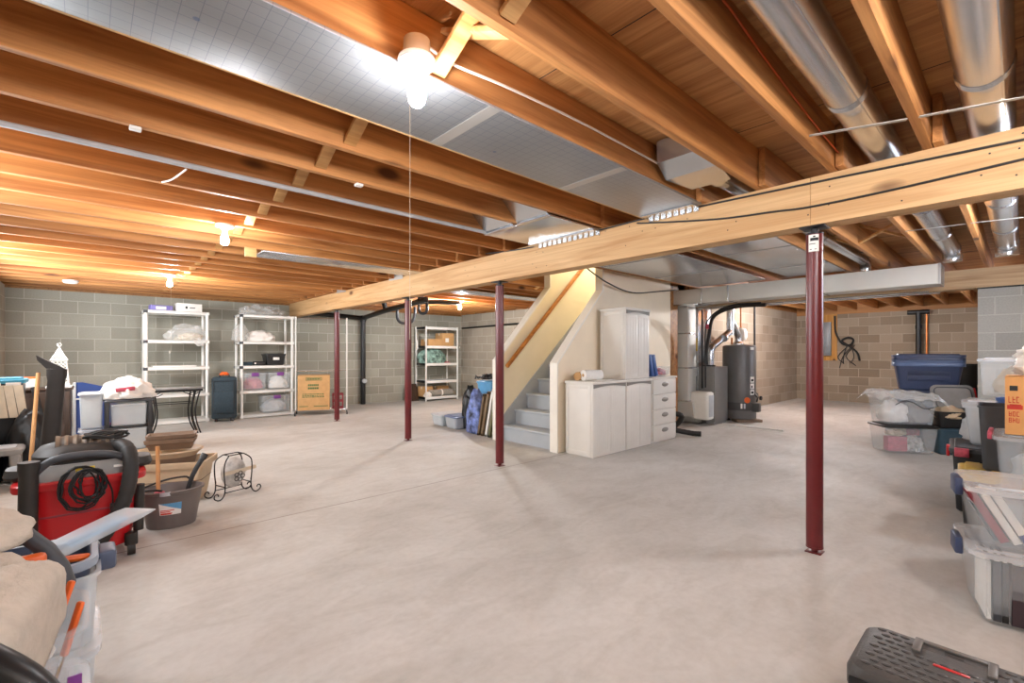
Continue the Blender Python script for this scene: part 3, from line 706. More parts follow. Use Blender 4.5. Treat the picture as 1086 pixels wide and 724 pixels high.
# ---------------------------------------------------------------- wiring
single('beam_cable', MB().tube([(3.133, 3.85, 2.245), (3.132, 3.12, 2.197), (3.132, 2.32, 2.206), (3.132, 1.88, 2.212), (3.132, 1.38, 2.2), (3.132, .74, 2.182), (3.132, .37, 2.168), (3.132, -.2, 2.15)], .006, 6, smooth=5), 'wirek', 'black cable stapled along the top edge of the main beam', 'cable')
single('beam_cable', MB().tube([(3.132, 2.0, 2.19), (3.132, 1.88, 2.168), (3.132, 1.38, 2.09), (3.132, 1.03, 2.062), (3.132, .83, 2.046), (3.132, .41, 2.05), (3.132, -.2, 2.076)], .006, 6, smooth=5), 'wirek', 'black cable drooping across the middle of the main beam face', 'cable')
single('hanging_cable', MB().tube([(4.3, 3.50, 2.25), (4.45, 3.52, 2.2), (4.93, 3.6, 2.10), (5.6, 3.66, 2.03), (6.4, 3.68, 2.12), (6.97, 3.7, 2.2)], .009, 6, smooth=6), 'wirek', 'black cable sagging in front of the cream stair wall', 'cable')
single('white_cable', MB().tube([(.93, 1.478, 2.32), (1.05, 1.474, 2.30), (1.3, 1.47, 2.315), (1.8, 1.47, 2.33), (2.5, 1.47, 2.325), (3.1, 1.46, 2.30)], .006, 6, smooth=5), 'wirew', 'white cable stapled to the joist right of the nearest bulb', 'cable')
single('orange_wire', MB().tube([(.9, .693, 2.42), (1.3, .693, 2.36), (1.6, .69, 2.40), (2.0, .693, 2.37), (2.6, .693, 2.33), (3.1, .68, 2.29)], .004, 6, smooth=5), 'wireo', 'thin orange wire running along a joist side', 'wire')
pp = MB().tube([(-.93, 3.095, 2.222), (3.12, 3.095, 2.222)], .015, 14)
single('white_pipe', pp, 'ltgrey', 'long white plastic pipe along a joist bottom between foil panel and mid bulb', 'pipe')
single('pipe_hook', MB().tube([(.40, 3.1, 2.2), (.36, 3.3, 2.19), (.33, 3.48, 2.215)], .005, 6, smooth=4), 'wirew', 'thin white hook hanging from the white ceiling pipe', 'hook')
single('joist_clip', MB().box(-.022, -.018, -.016, .022, .02, 0, bev=.004), 'paper', 'small white clip under a joist at the left, near the white pipe', 'clip', (.16, 2.72, 2.219))
single('joist_clip', MB().box(-.022, -.018, -.016, .022, .02, 0, bev=.004), 'paper', 'small white clip under a joist left of the pull string', 'clip', (1.22, 2.72, 2.219))
sm = thing('smoke_detector', 'flat white smoke detector under the joists near the far left corner', 'smoke detector', (-.18, 9.1, 2.218))
part('housing', MB().lathe([(.085, 0), (.085, -.02), (.07, -.042), (.02, -.046)], 28), 'porcelain', sm)
part('vent_ring', MB().lathe([(.086, -.008), (.088, -.012), (.086, -.016)], 28, caps=False), 'ltgrey', sm)
# ---------------------------------------------------------------- left side: vacuum, bucket, planters ...
va = thing('shop_vacuum', 'big red wet and dry vacuum with black hose and coiled cord', 'vacuum', (-.02, 3.72, 0))
part('tank', MB().rings([rrect(.40, .36, .09, .07), rrect(.43, .38, .10, .10), rrect(.475, .41, .11, .30), rrect(.49, .42, .11, .455)]), 'red', va)
part('tank_rim', MB().rings([rrect(.55, .45, .06, .452), rrect(.56, .46, .07, .46), rrect(.56, .46, .07, .488), rrect(.54, .44, .06, .495)]), 'red', va)
part('tank_seam', MB().rings([rrect(.476, .411, .11, .30), rrect(.478, .413, .11, .304), rrect(.478, .413, .11, .308), rrect(.476, .411, .11, .312)], False, False), 'bookred', va)
part('lid_skirt', MB().rings([rrect(.49, .40, .10, .494), rrect(.48, .39, .10, .55), rrect(.44, .36, .10, .575)]), 'greyp', va)
part('lid_ledge', MB().rings([rrect(.62, .20, .06, .50), rrect(.64, .22, .07, .52), rrect(.62, .20, .07, .555), rrect(.40, .15, .05, .57)]), 'brownblk', va)
hd = MB()
for i in range(14):
    pass
hd.rings([rrect(.42, .33, .12, .57), rrect(.42, .33, .12, .62), rrect(.36, .28, .12, .66), rrect(.26, .2, .09, .675)])
part('motor_head', hd, 'brownblk', va)
rb = MB()
rr_ = []
for i in range(25):
    x = -.115+.25*i/24; r = .066 + (.006 if i % 4 < 2 else 0)
    rr_.append([Vector((x, -.02+r*1.25*math.cos(2*PI*k/20), .655+r*.85*math.sin(2*PI*k/20))) for k in range(20)])
rb.rings(rr_)
part('ribbed_filter', rb, 'ribbrown', va)
cw = MB(); rnd = random.Random(2)
for i in range(6):
    a = rnd.uniform(.075, .10)
    cw.tube([(.10+a*math.cos(2*PI*k/22)+rnd.uniform(-.006, .006), -.075+a*.45*math.sin(2*PI*k/22), .70+.012*math.sin(4*PI*k/22+i)+i*.004) for k in range(22)], .0065, 6, loop=True)
part('coiled_hose', cw, 'hose', va)
# carrying handle arching over the front
part('handle', MB().tube([(-.21, -.19, .50), (-.19, -.225, .55), (-.12, -.235, .615), (0, -.235, .63), (.12, -.23, .615), (.18, -.21, .58)], .02, 12, smooth=6), 'charcoal', va)
part('yellow_label', MB().box(-.03, -.199, .53, .05, -.195, .555), 'yellow', va)
part('white_label', MB().box(.13, -.199, .532, .17, -.195, .545), 'paper', va)
hp_ = MB()
def hosewave(n): return lambda u: .036+.0025*(1 if int(u*n) % 2 else 0)
hp_.tube([(.11, -.02, .60), (.15, -.10, .645), (.19, -.19, .63), (.205, -.25, .54), (.18, -.285, .38), (.12, -.30, .24), (.05, -.295, .12)], hosewave(60), 14, smooth=11)
part('hose', hp_, 'hose', va)
cd = MB(); rnd = random.Random(9)
for i in range(9):
    cx = rnd.uniform(-.02, .06); w = rnd.uniform(.05, .10); h = rnd.uniform(.07, .12); yy = -.245-rnd.uniform(0, .035)
    cd.tube([(cx+w*math.cos(2*PI*k/18)+rnd.uniform(-.008, .008), yy+rnd.uniform(-.004, .004), .50-h*.4+h*math.sin(2*PI*k/18)) for k in range(18)], .005, 6, loop=True)
cd.tube([(.09, -.25, .50), (.12, -.255, .42), (.125, -.25, .34)], .0045, 6, smooth=5)
part('cord', cd, 'wirek', va)
part('plug', MB().box(.112, -.26, .30, .138, -.238, .34, bev=.004).box(.118, -.25, .285, .121, -.247, .30).box(.129, -.25, .285, .132, -.247, .30), 'black', va)
for (x, y) in ((-.21, -.17), (.21, -.17), (-.21, .17), (.21, .17)):
    part('caster', MB().tube([(x-.018, y, .04), (x+.018, y, .04)], .04, 16).tube([(x, y, .06), (x, y, .13)], .032, 12), 'brownblk', va)
part('upright_tube', MB().tube([(-.212, -.265, .03), (-.205, -.262, .62)], .038, 18).tube([(-.206, -.262, .58), (-.205, -.262, .625)], .042, 18), 'brownblk', va)
# right-hand lower outlet post
part('drain_post', MB().tube([(.245, -.14, .13), (.25, -.14, .40)], .026, 12), 'brownblk', va)

lv = MB()
tl = thing('downspout_tube', 'tall dark brown tube with a bent tip standing behind the red vacuum', 'tube', (-.155, 4.02, 0))
part('body', MB().rings([rrect(.082, .075, .025, 0, cx=-.03), rrect(.088, .08, .025, .55, cx=-.02), rrect(.08, .07, .025, 1.02, cx=.012), rrect(.092, .074, .025, 1.05, cx=.014), rrect(.092, .074, .025, 1.09, cx=.014)]), 'brownblk', tl)
part('bent_tip', MB().rings([[Vector((.014+sx*.046, sy*.036, 1.085+(.0 if sx > 0 else .01))) for sx, sy in ((1, 1), (-1, 1), (-1, -1), (1, -1))], [Vector((-.02+sx*.05, sy*.036, 1.125+(-.02 if sx > 0 else .02))) for sx, sy in ((1, 1), (-1, 1), (-1, -1), (1, -1))], [Vector((-.055+sx*.02, sy*.036, 1.165+(-.018 if sx > 0 else .01))) for sx, sy in ((1, 1), (-1, 1), (-1, -1), (1, -1))]]), 'brownblk', tl)
bh = thing('broom', 'wooden broom handle leaning beside the tall dark brown tube', 'broom', (-.20, 3.97, 0))
part('handle', MB().tube([(-.075, -.10, .03), (-.02, .02, 1.07)], .010, 12), 'broom', bh)
part('brush_head', MB().box(-.22, -.14, 0, .07, -.07, .05, bev=.01), 'brownblk', bh)

# tub bucket
bu = thing('bucket', 'oval brown grey plastic bucket holding a wooden handle and a black brush', 'bucket', (.43, 3.98, 0), -12)
def oval(a, b, z, n=36): return [Vector((a*math.cos(2*PI*i/n), b*math.sin(2*PI*i/n), z)) for i in range(n)]
part('body', MB().rings([oval(.135, .10, 0), oval(.14, .105, .005), oval(.178, .135, .235), oval(.19, .147, .24), oval(.192, .149, .255), oval(.18, .137, .258), oval(.172, .130, .24), oval(.134, .10, .012)]), 'bucket', bu)
part('bail', MB().tube([(-.178, -.03, .258), (-.10, -.09, .272), (-.04, -.125, .268)], .007, 8, smooth=5).tube([(-.178, .03, .26), (-.05, .12, .285), (.06, .142, .29), (.09, .138, .275)], .007, 8, smooth=5), 'black', bu)
part('spout', MB().rings([[Vector((-.02+.03*math.cos(a), -.142-.012*math.sin(a), z)) for a in [PI*k/6 for k in range(7)]] for z in (.235, .262)], closed=False), 'ltgrey', bu)
lab = MB(); n = 8
lab.rings([[Vector(((.1565+(z-.12)*.17+.0015)*math.cos(a), (.1195+(z-.12)*.13+.0018)*math.sin(a), z)) for z in (.10, .18)] for a in [R(-110+44*i/n) for i in range(n+1)]], closed=False)
lb_ = part('label', lab, 'paper', bu, 'white and blue paper label')
l2 = MB()
l2.rings([[Vector(((.1565+(z-.12)*.17+.002)*math.cos(a), (.1195+(z-.12)*.13+.0024)*math.sin(a), z)) for z in (.178-.05*i/n, .18)] for i, a in [(i, R(-108+42*i/n)) for i in range(n+1)]], closed=False)
part('label_band', l2, 'sky', lb_)
l3 = MB()
for z, a0, a1 in ((.132, -108, -80), (.122, -108, -88), (.112, -108, -84), (.106, -108, -86)):
    l3.rings([[Vector(((.1565+(z-.12)*.17+.0022)*math.cos(R(a)), (.1195+(z-.12)*.13+.0026)*math.sin(R(a)), z+e)) for e in (-.003, .003)] for a in [a0+(a1-a0)*i/5 for i in range(6)]], closed=False)
part('label_text', l3, 'inkred', lb_)
single('wooden_handle', MB().tube([(.362, 4.0, .03), (.358, 4.05, .54)], .0125, 12).tube([(.358, 4.05, .51), (.368, 4.035, .515), (.378, 4.02, .495)], .003, 6), 'broom', 'short wooden handle standing in the brown grey bucket', 'handle')
cl = MB().tube([(.50, 4.02, .10), (.56, 4.05, .30), (.635, 4.08, .425)], lambda u: .014+.004*u, 10, smooth=3).tube([(.625, 4.078, .41), (.645, 4.085, .44)], .024, 10)
single('scrub_brush', cl, 'black', 'black handled brush sticking out of the bucket to the right', 'brush')
crumple('cleaning_rag', 'pinkred', 'folded reddish rag at the left inside the bucket', 'rag', (.36, 3.97, .17), (.09, .09, .07), 4)

# planters
pl = thing('planter_box', 'large tan rectangular planter behind the bucket holding brown planters', 'planter', (.50, 4.66, 0), -25)
pm = MB().rings([rrect(.44, .24, .03, 0), rrect(.45, .25, .03, .01), rrect(.53, .31, .03, .27), rrect(.57, .35, .03, .275), rrect(.58, .36, .03, .285), rrect(.58, .36, .03, .325), rrect(.55, .33, .03, .325), rrect(.52, .30, .03, .27), rrect(.43, .23, .02, .02)])
part('body', pm, 'tan', pl)
part('groove', MB().rings([rrect(.502, .290, .03, .168), rrect(.506, .294, .03, .172), rrect(.502, .290, .03, .176)], False, False), 'terra', pl)
p2 = thing('oval_planter', 'brown round rimmed planter standing inside the tan planter', 'planter', (.49, 4.67, .025), -25)
part('body', MB().rings([oval(.13, .10, 0), oval(.135, .105, .01), oval(.17, .135, .24), oval(.185, .15, .33), oval(.215, .178, .36), oval(.235, .198, .375), oval(.233, .196, .385), oval(.205, .168, .37), oval(.17, .135, .33), oval(.12, .09, .03)]), 'tan', p2)
part('woven_band', MB().rings([oval(.172, .137, .24), oval(.187, .152, .33)], False, False), 'terra', p2)
p3 = thing('window_box', 'dark brown trough planter lying on top of the round planter', 'planter', (.505, 4.67, .412), -14)
part('lower_trough', MB().rings([rrect(.28, .13, .02, 0), rrect(.31, .17, .02, .05), rrect(.33, .19, .02, .055), rrect(.34, .20, .02, .085), rrect(.315, .175, .02, .085), rrect(.27, .12, .02, .02)]), 'terra', p3)
p4 = thing('window_box', 'second brown trough planter nested in the one below it, topmost of the planters', 'planter', (.51, 4.68, .436), -10)
part('lower_trough', MB().rings([rrect(.25, .11, .02, 0), rrect(.29, .15, .02, .06), rrect(.325, .18, .02, .065), rrect(.335, .19, .02, .095), rrect(.31, .165, .02, .095), rrect(.24, .10, .02, .02)]), 'terra', p4)
# wrought iron holder
wi = thing('iron_holder', 'small black wrought iron stand with scrolled feet and a mottled panel', 'stand', (.90, 4.44, 0), 18)
def scroll(x, s, y): return [(x, y, .13), (x+s*.005, y, .05), (x+s*.03, y, .012), (x+s*.06, y, .01), (x+s*.085, y, .03), (x+s*.08, y, .055), (x+s*.06, y, .058), (x+s*.052, y, .042)]
fr = MB()
for y in (-.07, .07):
    for s in (-1, 1):
        fr.tube(scroll(s*.105, s, y), .005, 6, smooth=5)
        fr.tube([(s*.105, y, .10), (s*.115, y, .22), (s*.105, y, .30), (s*.06, y*.6, .345)], .005, 6, smooth=4)
    fr.tube([(-.11, y, .055), (.11, y, .055)], .0045, 6).tube([(-.06, y*.6, .345), (.06, y*.6, .345)], .005, 6)
for s in (-1, 1): fr.tube([(s*.105, -.07, .10), (s*.105, .07, .10)], .0045, 6).tube([(s*.06, -.042, .345), (s*.06, .042, .345)], .0045, 6)
part('frame', fr, 'iron', wi)
sc = MB()
for k in range(5):
    a0 = 2*PI*k/5
    sc.tube([(.028*math.cos(a0)+.016*math.cos(t), -.085, .17+.028*math.sin(a0)+.016*math.sin(t)) for t in [2*PI*q/10 for q in range(10)]], .003, 5, loop=True)
part('rosette', sc, 'iron', wi)
part('panel', MB().sphere((0, 0, .195), 1, (.10, .05, .125), 20), 'stone', wi)
part('ribbon', MB().bar((-.115, -.058, .205), (.16, -.054, .215), .003, .03), 'beige', wi)

# grey step stool
ss = thing('step_stool', 'grey plastic step stool at the left edge behind the vacuum', 'stool', (-.62, 6.05, 0))
part('top', MB().rings([rrect(.38, .30, .04, .30), rrect(.40, .32, .05, .32), rrect(.40, .32, .05, .345), rrect(.37, .29, .05, .36)]), 'greyp', ss)
for sx in (-1, 1):
    for sy in (-1, 1):
        part('leg', MB().rings([rrect(.08, .07, .02, 0, cx=sx*.17, cy=sy*.13), rrect(.07, .06, .02, .31, cx=sx*.145, cy=sy*.11)]), 'greyp', ss)
part('grip_pad', MB().rings([rrect(.30, .22, .04, .359), rrect(.30, .22, .04, .364)]), 'ltgrey', ss)

# black drawer cart with bag
dc = thing('drawer_cart', 'black framed cart with two clear plastic drawers, white bag on top', 'drawer unit', (.35, 7.05, 0))
W, D, H = .42, .38, .66
fm = MB()
for sx in (-1, 1):
    for sy in (-1, 1): fm.box(sx*(W/2-.02)-.02, sy*(D/2-.02)-.02, .0, sx*(W/2-.02)+.02, sy*(D/2-.02)+.02, H-.02, bev=.005)
for z in (.05, .33): fm.box(-W/2, -D/2, z, W/2, D/2, z+.018, bev=.004)
part('frame', fm, 'black', dc)
part('top', MB().rings([rrect(W+.01, D+.01, .03, H-.03), rrect(W+.02, D+.02, .03, H-.015), rrect(W, D, .03, H)]), 'charcoal', dc)
for z in (.07, .352):
    d = part('drawer', tub_mb(W-.09, D-.03, .255, .012, .02, .004, .004, z), 'frost', dc)
    part('pull_lip', MB().rings([[Vector((-.15, -D/2-.004, z+.235)), Vector((.15, -D/2-.004, z+.235)), Vector((.15, -D/2+.01, z+.235)), Vector((-.15, -D/2+.01, z+.235))], [Vector((-.155, -D/2-.022, z+.255)), Vector((.155, -D/2-.022, z+.255)), Vector((.155, -D/2+.01, z+.258)), Vector((-.155, -D/2+.01, z+.258))]]), 'clearlid', d)
crumple('cloth_bundle', 'pinkred', 'pinkish cloth inside the upper clear drawer', 'cloth', (.27, 7.04, .365), (.15, .22, .05), 21)
crumple('cloth_bundle', 'beige', 'pale cloth inside the lower clear drawer', 'cloth', (.36, 7.04, .085), (.28, .25, .14), 22)
wb = crumple('shopping_bag', 'bagw', 'crumpled white shopping bag on the black drawer cart', 'bag', (.33, 7.02, .66), (.46, .34, .21), 11, .32, 2.0)
part('print', MB().bar((-.10, -.165, .11), (.07, -.168, .125), .03, .045, .008), 'pinkred', wb)
# clear boxes beside the cart
for z, h, lab in ((0, .34, 'clear box with blue tinted content, under the paper filled box left of the drawer cart'), (.345, .40, 'clear box full of white paper left of the black drawer cart')):
    bx = thing('storage_box', lab, 'storage box', (.03, 7.10, z), 0, 'clear boxes beside the drawer cart')
    part('body', tub_mb(.20, .36, h-.02, .012, .02, .003, .006), 'frost', bx)
    part('lid', lid_mb(.225, .39, h-.022, .02, .03, .02), 'ltgrey' if z else 'clearlid', bx)
single('paper_stack', MB().box(-.075, -.15, 0, .075, .15, .31, bev=.004), 'paper', 'white paper stack inside the clear box left of the drawer cart', 'paper', (.03, 7.1, .37))
single('paper_stack', MB().box(-.075, -.15, 0, .075, .15, .14, bev=.004), 'bluelt', 'blue folder stack inside the lower clear box', 'folders', (.03, 7.1, .022))
# blue folded table top
bt = thing('folding_table', 'blue folded table top leaning behind the clear paper box', 'table', (.0, 8.35, 0), 0)
part('top', MB().rings([[Vector((x, y+.10*(1-z/.9), z)) for x, z in ((-.12, .05), (.30, .05), (.30, .69), (-.05, .80), (-.12, .80))] for y in (0, .03)]), 'bluepanel', bt)
part('edge_strip', MB().bar((-.13, .1, .04), (-.13, .012, .80), .05, .03, .004, up=(1, 0, 0)), 'ltgrey', bt)
part('cross_bar', MB().bar((-.12, .03, .58), (.2, .03, .58), .03, .02, .003), 'ltgrey', bt)
# dark brown cabinet with lantern and box
bc = thing('cabinet', 'dark brown low cabinet holding the white lattice lantern', 'cabinet', (-.39, 7.35, 0))
part('body', MB().box(-.26, -.2, 0, .25, .22, .78, bev=.005), 'cab', bc)
part('top', MB().box(-.28, -.22, .78, .27, .23, .80, bev=.004), 'cab', bc)
for x0, x1 in ((-.25, -.008), (.0, .24)):
    d = part('door', MB().box(x0, -.218, .06, x1, -.2, .76, bev=.004), 'cab', bc)
    part('door_panel', MB().box(x0+.04, -.222, .12, x1-.04, -.217, .40, bev=.003).box(x0+.04, -.222, .45, x1-.04, -.217, .70, bev=.003), 'cab', d)
la = thing('lantern', 'white lattice lantern with pointed roof on the dark brown cabinet', 'lantern', (-.235, 7.25, .80))
f = MB().box(-.105, -.105, 0, .105, .105, .025, bev=.006).box(-.088, -.088, .025, .088, .088, .04, bev=.004)
def quad(z, h): return [(h, h, z), (-h, h, z), (-h, -h, z), (h, -h, z)]
za, ha, zb, hb = .04, .078, .30, .058
A, B = quad(za, ha), quad(zb, hb)
for a, b_ in zip(A, B): f.tube([a, b_], .006, 6)
for q in (B, quad(.31, .066)):
    for i in range(4): f.tube([q[i], q[(i+1) % 4]], .008, 6)
T1 = quad(.38, .032)
for a, b_ in zip(quad(.31, .066), T1): f.tube([a, b_], .006, 6)
f.box(-.036, -.036, .375, .036, .036, .387, bev=.003)
for a in quad(.387, .03): f.tube([a, (0, 0, .45)], .005, 6)
f.tube([(0, 0, .445), (0, 0, .475)], .006, 8).tube([(.018*math.cos(t), 0, .48+.018*math.sin(t)) for t in [2*PI*k/12 for k in range(12)]], .003, 6, loop=True)
part('frame', f, 'resin', la)
lt = MB()
for lo, hi, n, m_ in ((A, B, 4, 7), (quad(.31, .066), T1, 3, 3), (quad(.387, .03), quad(.44, .006), 2, 2)):
    for i in range(4):
        a0, a1, b0, b1 = Vector(lo[i]), Vector(lo[(i+1) % 4]), Vector(hi[i]), Vector(hi[(i+1) % 4])
        P = lambda u, v: (a0.lerp(a1, u)).lerp(b0.lerp(b1, u), v)
        for r_ in range(m_):
            for c_ in range(n):
                u0, u1, v0, v1 = c_/n, (c_+1)/n, r_/m_, (r_+1)/m_
                lt.tube([P(u0, v0), P(u1, v1)], .0028, 4).tube([P(u1, v0), P(u0, v1)], .0028, 4)
part('lattice', lt, 'resin', la)
part('candle', MB().lathe([(.03, .04), (.03, .15), (.002, .152)], 14), 'cream2', la)
ob = thing('carton', 'small open white carton with orange papers left of the lattice lantern', 'box', (-.50, 7.30, .80), 6)
part('body', tub_mb(.20, .22, .11, .0, .006, .003, .001), 'paper', ob)
part('flap', MB().bar((-.10, -.11, .11), (-.16, -.11, .09), .20, .004).box(-.1, .11, .108, .1, .16, .112), 'paper', ob)
single('paper_wad', MB().box(-.08, -.09, 0, .08, .09, .03, bev=.01), 'orange', 'orange papers lying in the open white carton', 'papers', (-.50, 7.30, .895))
# left-most pile
bn = thing('storage_bin', 'tall black bin with teal lid at the far left against the wall', 'bin', (-.66, 6.62, 0))
part('body', MB().rings([rrect(.34, .30, .04, 0), rrect(.40, .36, .05, .90)]), 'bagk', bn)
part('lid', lid_mb(.44, .40, .90, .05, .06, .03), 'teal', bn)
part('knob', MB().sphere((0, 0, .96), .025, (1.4, 1, .8)), 'black', bn)
part('rim_clips', MB().box(-.19, -.205, .875, -.08, -.195, .91, bev=.003).box(-.05, -.205, .875, .06, -.195, .91, bev=.003).box(.09, -.205, .875, .19, -.195, .91, bev=.003), 'paper', bn)
lo = MB()
for i in range(3): lo.box(-.17+i*.058, -.01, -.30, -.115+i*.058, .0, 0, bev=.002)
lv = thing('shutter_panel', 'beige three board panel hanging against the black bin', 'panel', (-.55, 6.40, .885), -8)
pmm = MB()
for i in range(3):
    x0 = -.095+i*.064
    pmm.rings([[Vector((x0, -.012, 0)), Vector((x0+.062, -.012, 0)), Vector((x0+.062, 0, 0)), Vector((x0, 0, 0))], [Vector((x0+.05, -.05, -.30)), Vector((x0+.105, -.05, -.30)), Vector((x0+.105, -.038, -.30)), Vector((x0+.05, -.038, -.30))]])
part('boards', pmm, 'beige', lv)
single('upright_board', MB().box(-.05, -.015, 0, .05, .015, .56, bev=.003), 'beige', 'narrow beige board standing upright at the extreme left', 'board', (-.71, 6.38, .35))
rgb = crumple_mb(.34, .28, .62, 31, .12, 2.6)
single('rubbish_bag', rgb, 'bagk', 'black plastic bag standing under the beige board panel', 'bag', (-.40, 6.28, 0), smooth=60)
crumple('rubbish_bag', 'bagk', 'low glossy black bag on the floor behind the grey step stool', 'bag', (-.72, 6.30, .0), (.30, .24, .42), 33)
single('dark_slat', MB().bar((0, 0, 0), (-.14, .1, .83), .06, .02, .004), 'black', 'black slat leaning against the dark brown cabinet', 'slat', (-.28, 6.9, 0))

# tile topped side table
tb = thing('side_table', 'tall side table with slate tile top and curved black iron legs', 'table', (.93, 8.42, 0))
part('tile_top', MB().box(-.36, -.20, .655, .36, .20, .675, bev=.004), 'tile', tb)
part('pale_tile', MB().box(-.20, -.15, .6745, .20, .15, .677, bev=.001), 'tilel', tb)
part('apron', MB().box(-.34, -.18, .625, .34, -.165, .655).box(-.34, .165, .625, .34, .18, .655).box(-.34, -.18, .625, -.325, .18, .655).box(.325, -.18, .625, .34, .18, .655), 'iron', tb)
for sx in (-1, 1):
    for sy in (-1, 1):
        lg = MB()
        for q in (0, .07): lg.tube([(sx*(.31-q), sy*.165, .64), (sx*(.275-q*.8), sy*.155, .50), (sx*(.25-q*.7), sy*.145, .32), (sx*(.27-q*.7), sy*.15, .15), (sx*(.315-q*.5), sy*.165, 0)], .010, 8, smooth=6)
        lg.tube([(sx*.31, sy*.165, .62), (sx*.22, sy*.16, .565), (sx*.14, sy*.16, .60)], .006, 6, smooth=4)
        part('leg', lg, 'iron', tb)
part('stretcher', MB().tube([(-.24, -.15, .45), (.24, -.15, .45)], .006, 6).tube([(-.24, .15, .45), (.24, .15, .45)], .006, 6), 'iron', tb)

# ---------------------------------------------------------------- bottom left corner
def tote(label, loc, rz, w, d, h, body='clear', lid='clearlid', latch=None, taper=.03, group=None, name='storage_tote', r=.045):
    t = thing(name, label, 'storage tote', loc, rz, group)
    part('body', tub_mb(w, d, h-(.02 if lid else 0), taper, r, .004, .008), body, t)
    if lid: part('lid', lid_mb(w+.03, d+.03, h-.022, .03, r+.015, .035), lid, t)
    if latch:
        for sy in (-1, 1): part('latch', MB().box(-.05, sy*(d/2+.016)-.006, h-.055, .05, sy*(d/2+.016)+.006, h+.004, bev=.004), latch, t)
    return t
tote('clear tote at the bottom of the left foreground stack', (-.20, 2.19, 0), 0, .44, .36, .24, 'frost', 'clearlid', taper=.012)
tote('open clear tote under the blue grey tub, left foreground', (-.20, 2.19, .245), 0, .45, .38, .235, 'frost', None, taper=.012)
tb2 = thing('plastic_tub', 'blue grey open tub with rim resting in the clear tote, left foreground', 'tub', (-.20, 2.20, .30))
part('body', tub_mb(.42, .30, .21, .02, .06, .004, .014), 'tubblue', tb2)
part('rim_band', MB().rings([rrect(.452, .332, .075, .185), rrect(.456, .336, .075, .20), rrect(.452, .332, .075, .212), rrect(.42, .30, .06, .213)], False, False), 'tubrim', tb2)
part('handle', MB().box(.22, -.06, .135, .275, .06, .20, bev=.012), 'tubblue', tb2)
sl = thing('plastic_sleeve', 'long pale blue plastic sleeve lying across the blue grey tub', 'sleeve', (.0, 2.12, .578))
part('sleeve', MB().rings([rrect(.005, .085, .002, -.16), rrect(.03, .10, .012, -.10), rrect(.034, .10, .014, 0.03), rrect(.02, .12, .008, .15), rrect(.005, .125, .002, .20)]), 'frost', sl)
sl.rotation_euler = (0, R(84), R(42))
single('plastic_sleeve_insert', MB().box(-.008, -.025, -.08, .008, .025, .13, bev=.005), 'sky', 'pale blue strip inside the plastic sleeve over the tub', 'strip', (.0, 2.12, .578)).rotation_euler = (0, R(84), R(42))
dh = thing('sander_handle', 'dark grey handled tool with orange grip at the left foreground', 'tool', (-.135, 1.90, .53), 0)
part('body', MB().rings([rrect(.05, .05, .02, z, cx=cx) for z, cx in ((-.02, .085), (.04, .07), (.10, .04), (.15, .0), (.165, -.01))]), 'charcoal', dh)
part('orange_grip', MB().box(-.03, -.07, .06, .05, -.03, .10, bev=.012), 'orange', dh)
single('trowel', MB().tube([(-.12, 2.06, .53), (-.04, 2.10, .515), (0, 2.13, .50)], .012, 8, smooth=3), 'orange', 'orange handle poking over the edge of the blue grey tub', 'handle')
tote('clear tote under the small scissor tote at the bottom left', (-.165, 1.62, .0), 0, .31, .26, .35, 'frost', 'clearlid', taper=.01)
tote('open small clear tote at the bottom left holding orange scissors', (-.160, 1.62, .355), 0, .31, .26, .185, 'clear', None, taper=.015)
part('purple_sticker', MB().box(.125, -.137, .02, .15, -.133, .085), 'purple', [o for o in S.objects if o.get('label') == 'open small clear tote at the bottom left holding orange scissors'][0])
for i, (p, q, lab) in enumerate((((-.06, 1.54, .40), (-.012, 1.57, .575), 'orange scissor handle leaning right in the small clear tote'), ((-.085, 1.62, .42), (-.03, 1.66, .60), 'orange scissor handle nearer the fleece in the small clear tote'))):
    sc_ = thing('scissors', lab, 'scissors', p, 0, 'orange scissors in the small clear tote')
    d = Vector(q)-Vector(p)
    part('handle', MB().bar(d*.35, d, .018, .012, .005), 'orange', sc_)
    part('blade', MB().bar((0, 0, 0), d*.4, .014, .004, .001), 'chrome', sc_)
wc = MB(); rnd = random.Random(4)
for i in range(6):
    a = rnd.uniform(.03, .05)
    wc.tube([(-.11+a*math.cos(2*PI*k/14), 1.60+a*.7*math.sin(2*PI*k/14)+rnd.uniform(-.005, .005), .45+.012*i+.01*math.sin(2*PI*k/14)) for k in range(14)], .004, 6, loop=True)
single('coiled_cable', wc, 'wirew', 'coil of white cord in the small clear tote', 'cord')
# fleece blanket draped over a carton
cart = thing('carton', 'brown carton hidden under the beige fleece, bottom left', 'box', (-.42, 1.40, 0)); part('body', MB().box(-.2, -.22, 0, .21, .22, .69, bev=.006), 'card', cart)
def blanket():
    b = bmesh.new(); N = 48; V = []
    for i in range(N+1):
        row = []
        for j in range(N+1):
            u, v = i/N, j/N
            y = 1.60-v*.46
            edge = -.058-(1.46-y)*.22 if y < 1.46 else -.058-(y-1.46)*.5
            s = u*(.62)
            xs = -.52+s
            over = max(0, xs-(edge-.04))
            x = xs if not over else edge-.04+.045*math.sin(min(1, over/.07)*PI/2)
            drop = 0 if not over else .75*max(0, over-.03)
            fr = max(0, (1.20-y))
            z = .715-drop-fr*1.1*1.0
            n = noise.noise(Vector((x*5, y*5, z*3)))*.03+noise.noise(Vector((u*11, v*9, 1)))*.012
            lump = .02*math.sin(v*11+u*4)
            row.append(b.verts.new((x+n*.3, y+n*.3+(.5*fr), z+n*.7+lump*(1 if not over else .5))))
        V.append(row)
    for i in range(N):
        for j in range(N): b.faces.new((V[i][j], V[i+1][j], V[i+1][j+1], V[i][j+1]))
    m = MB(); m._add(b); return m
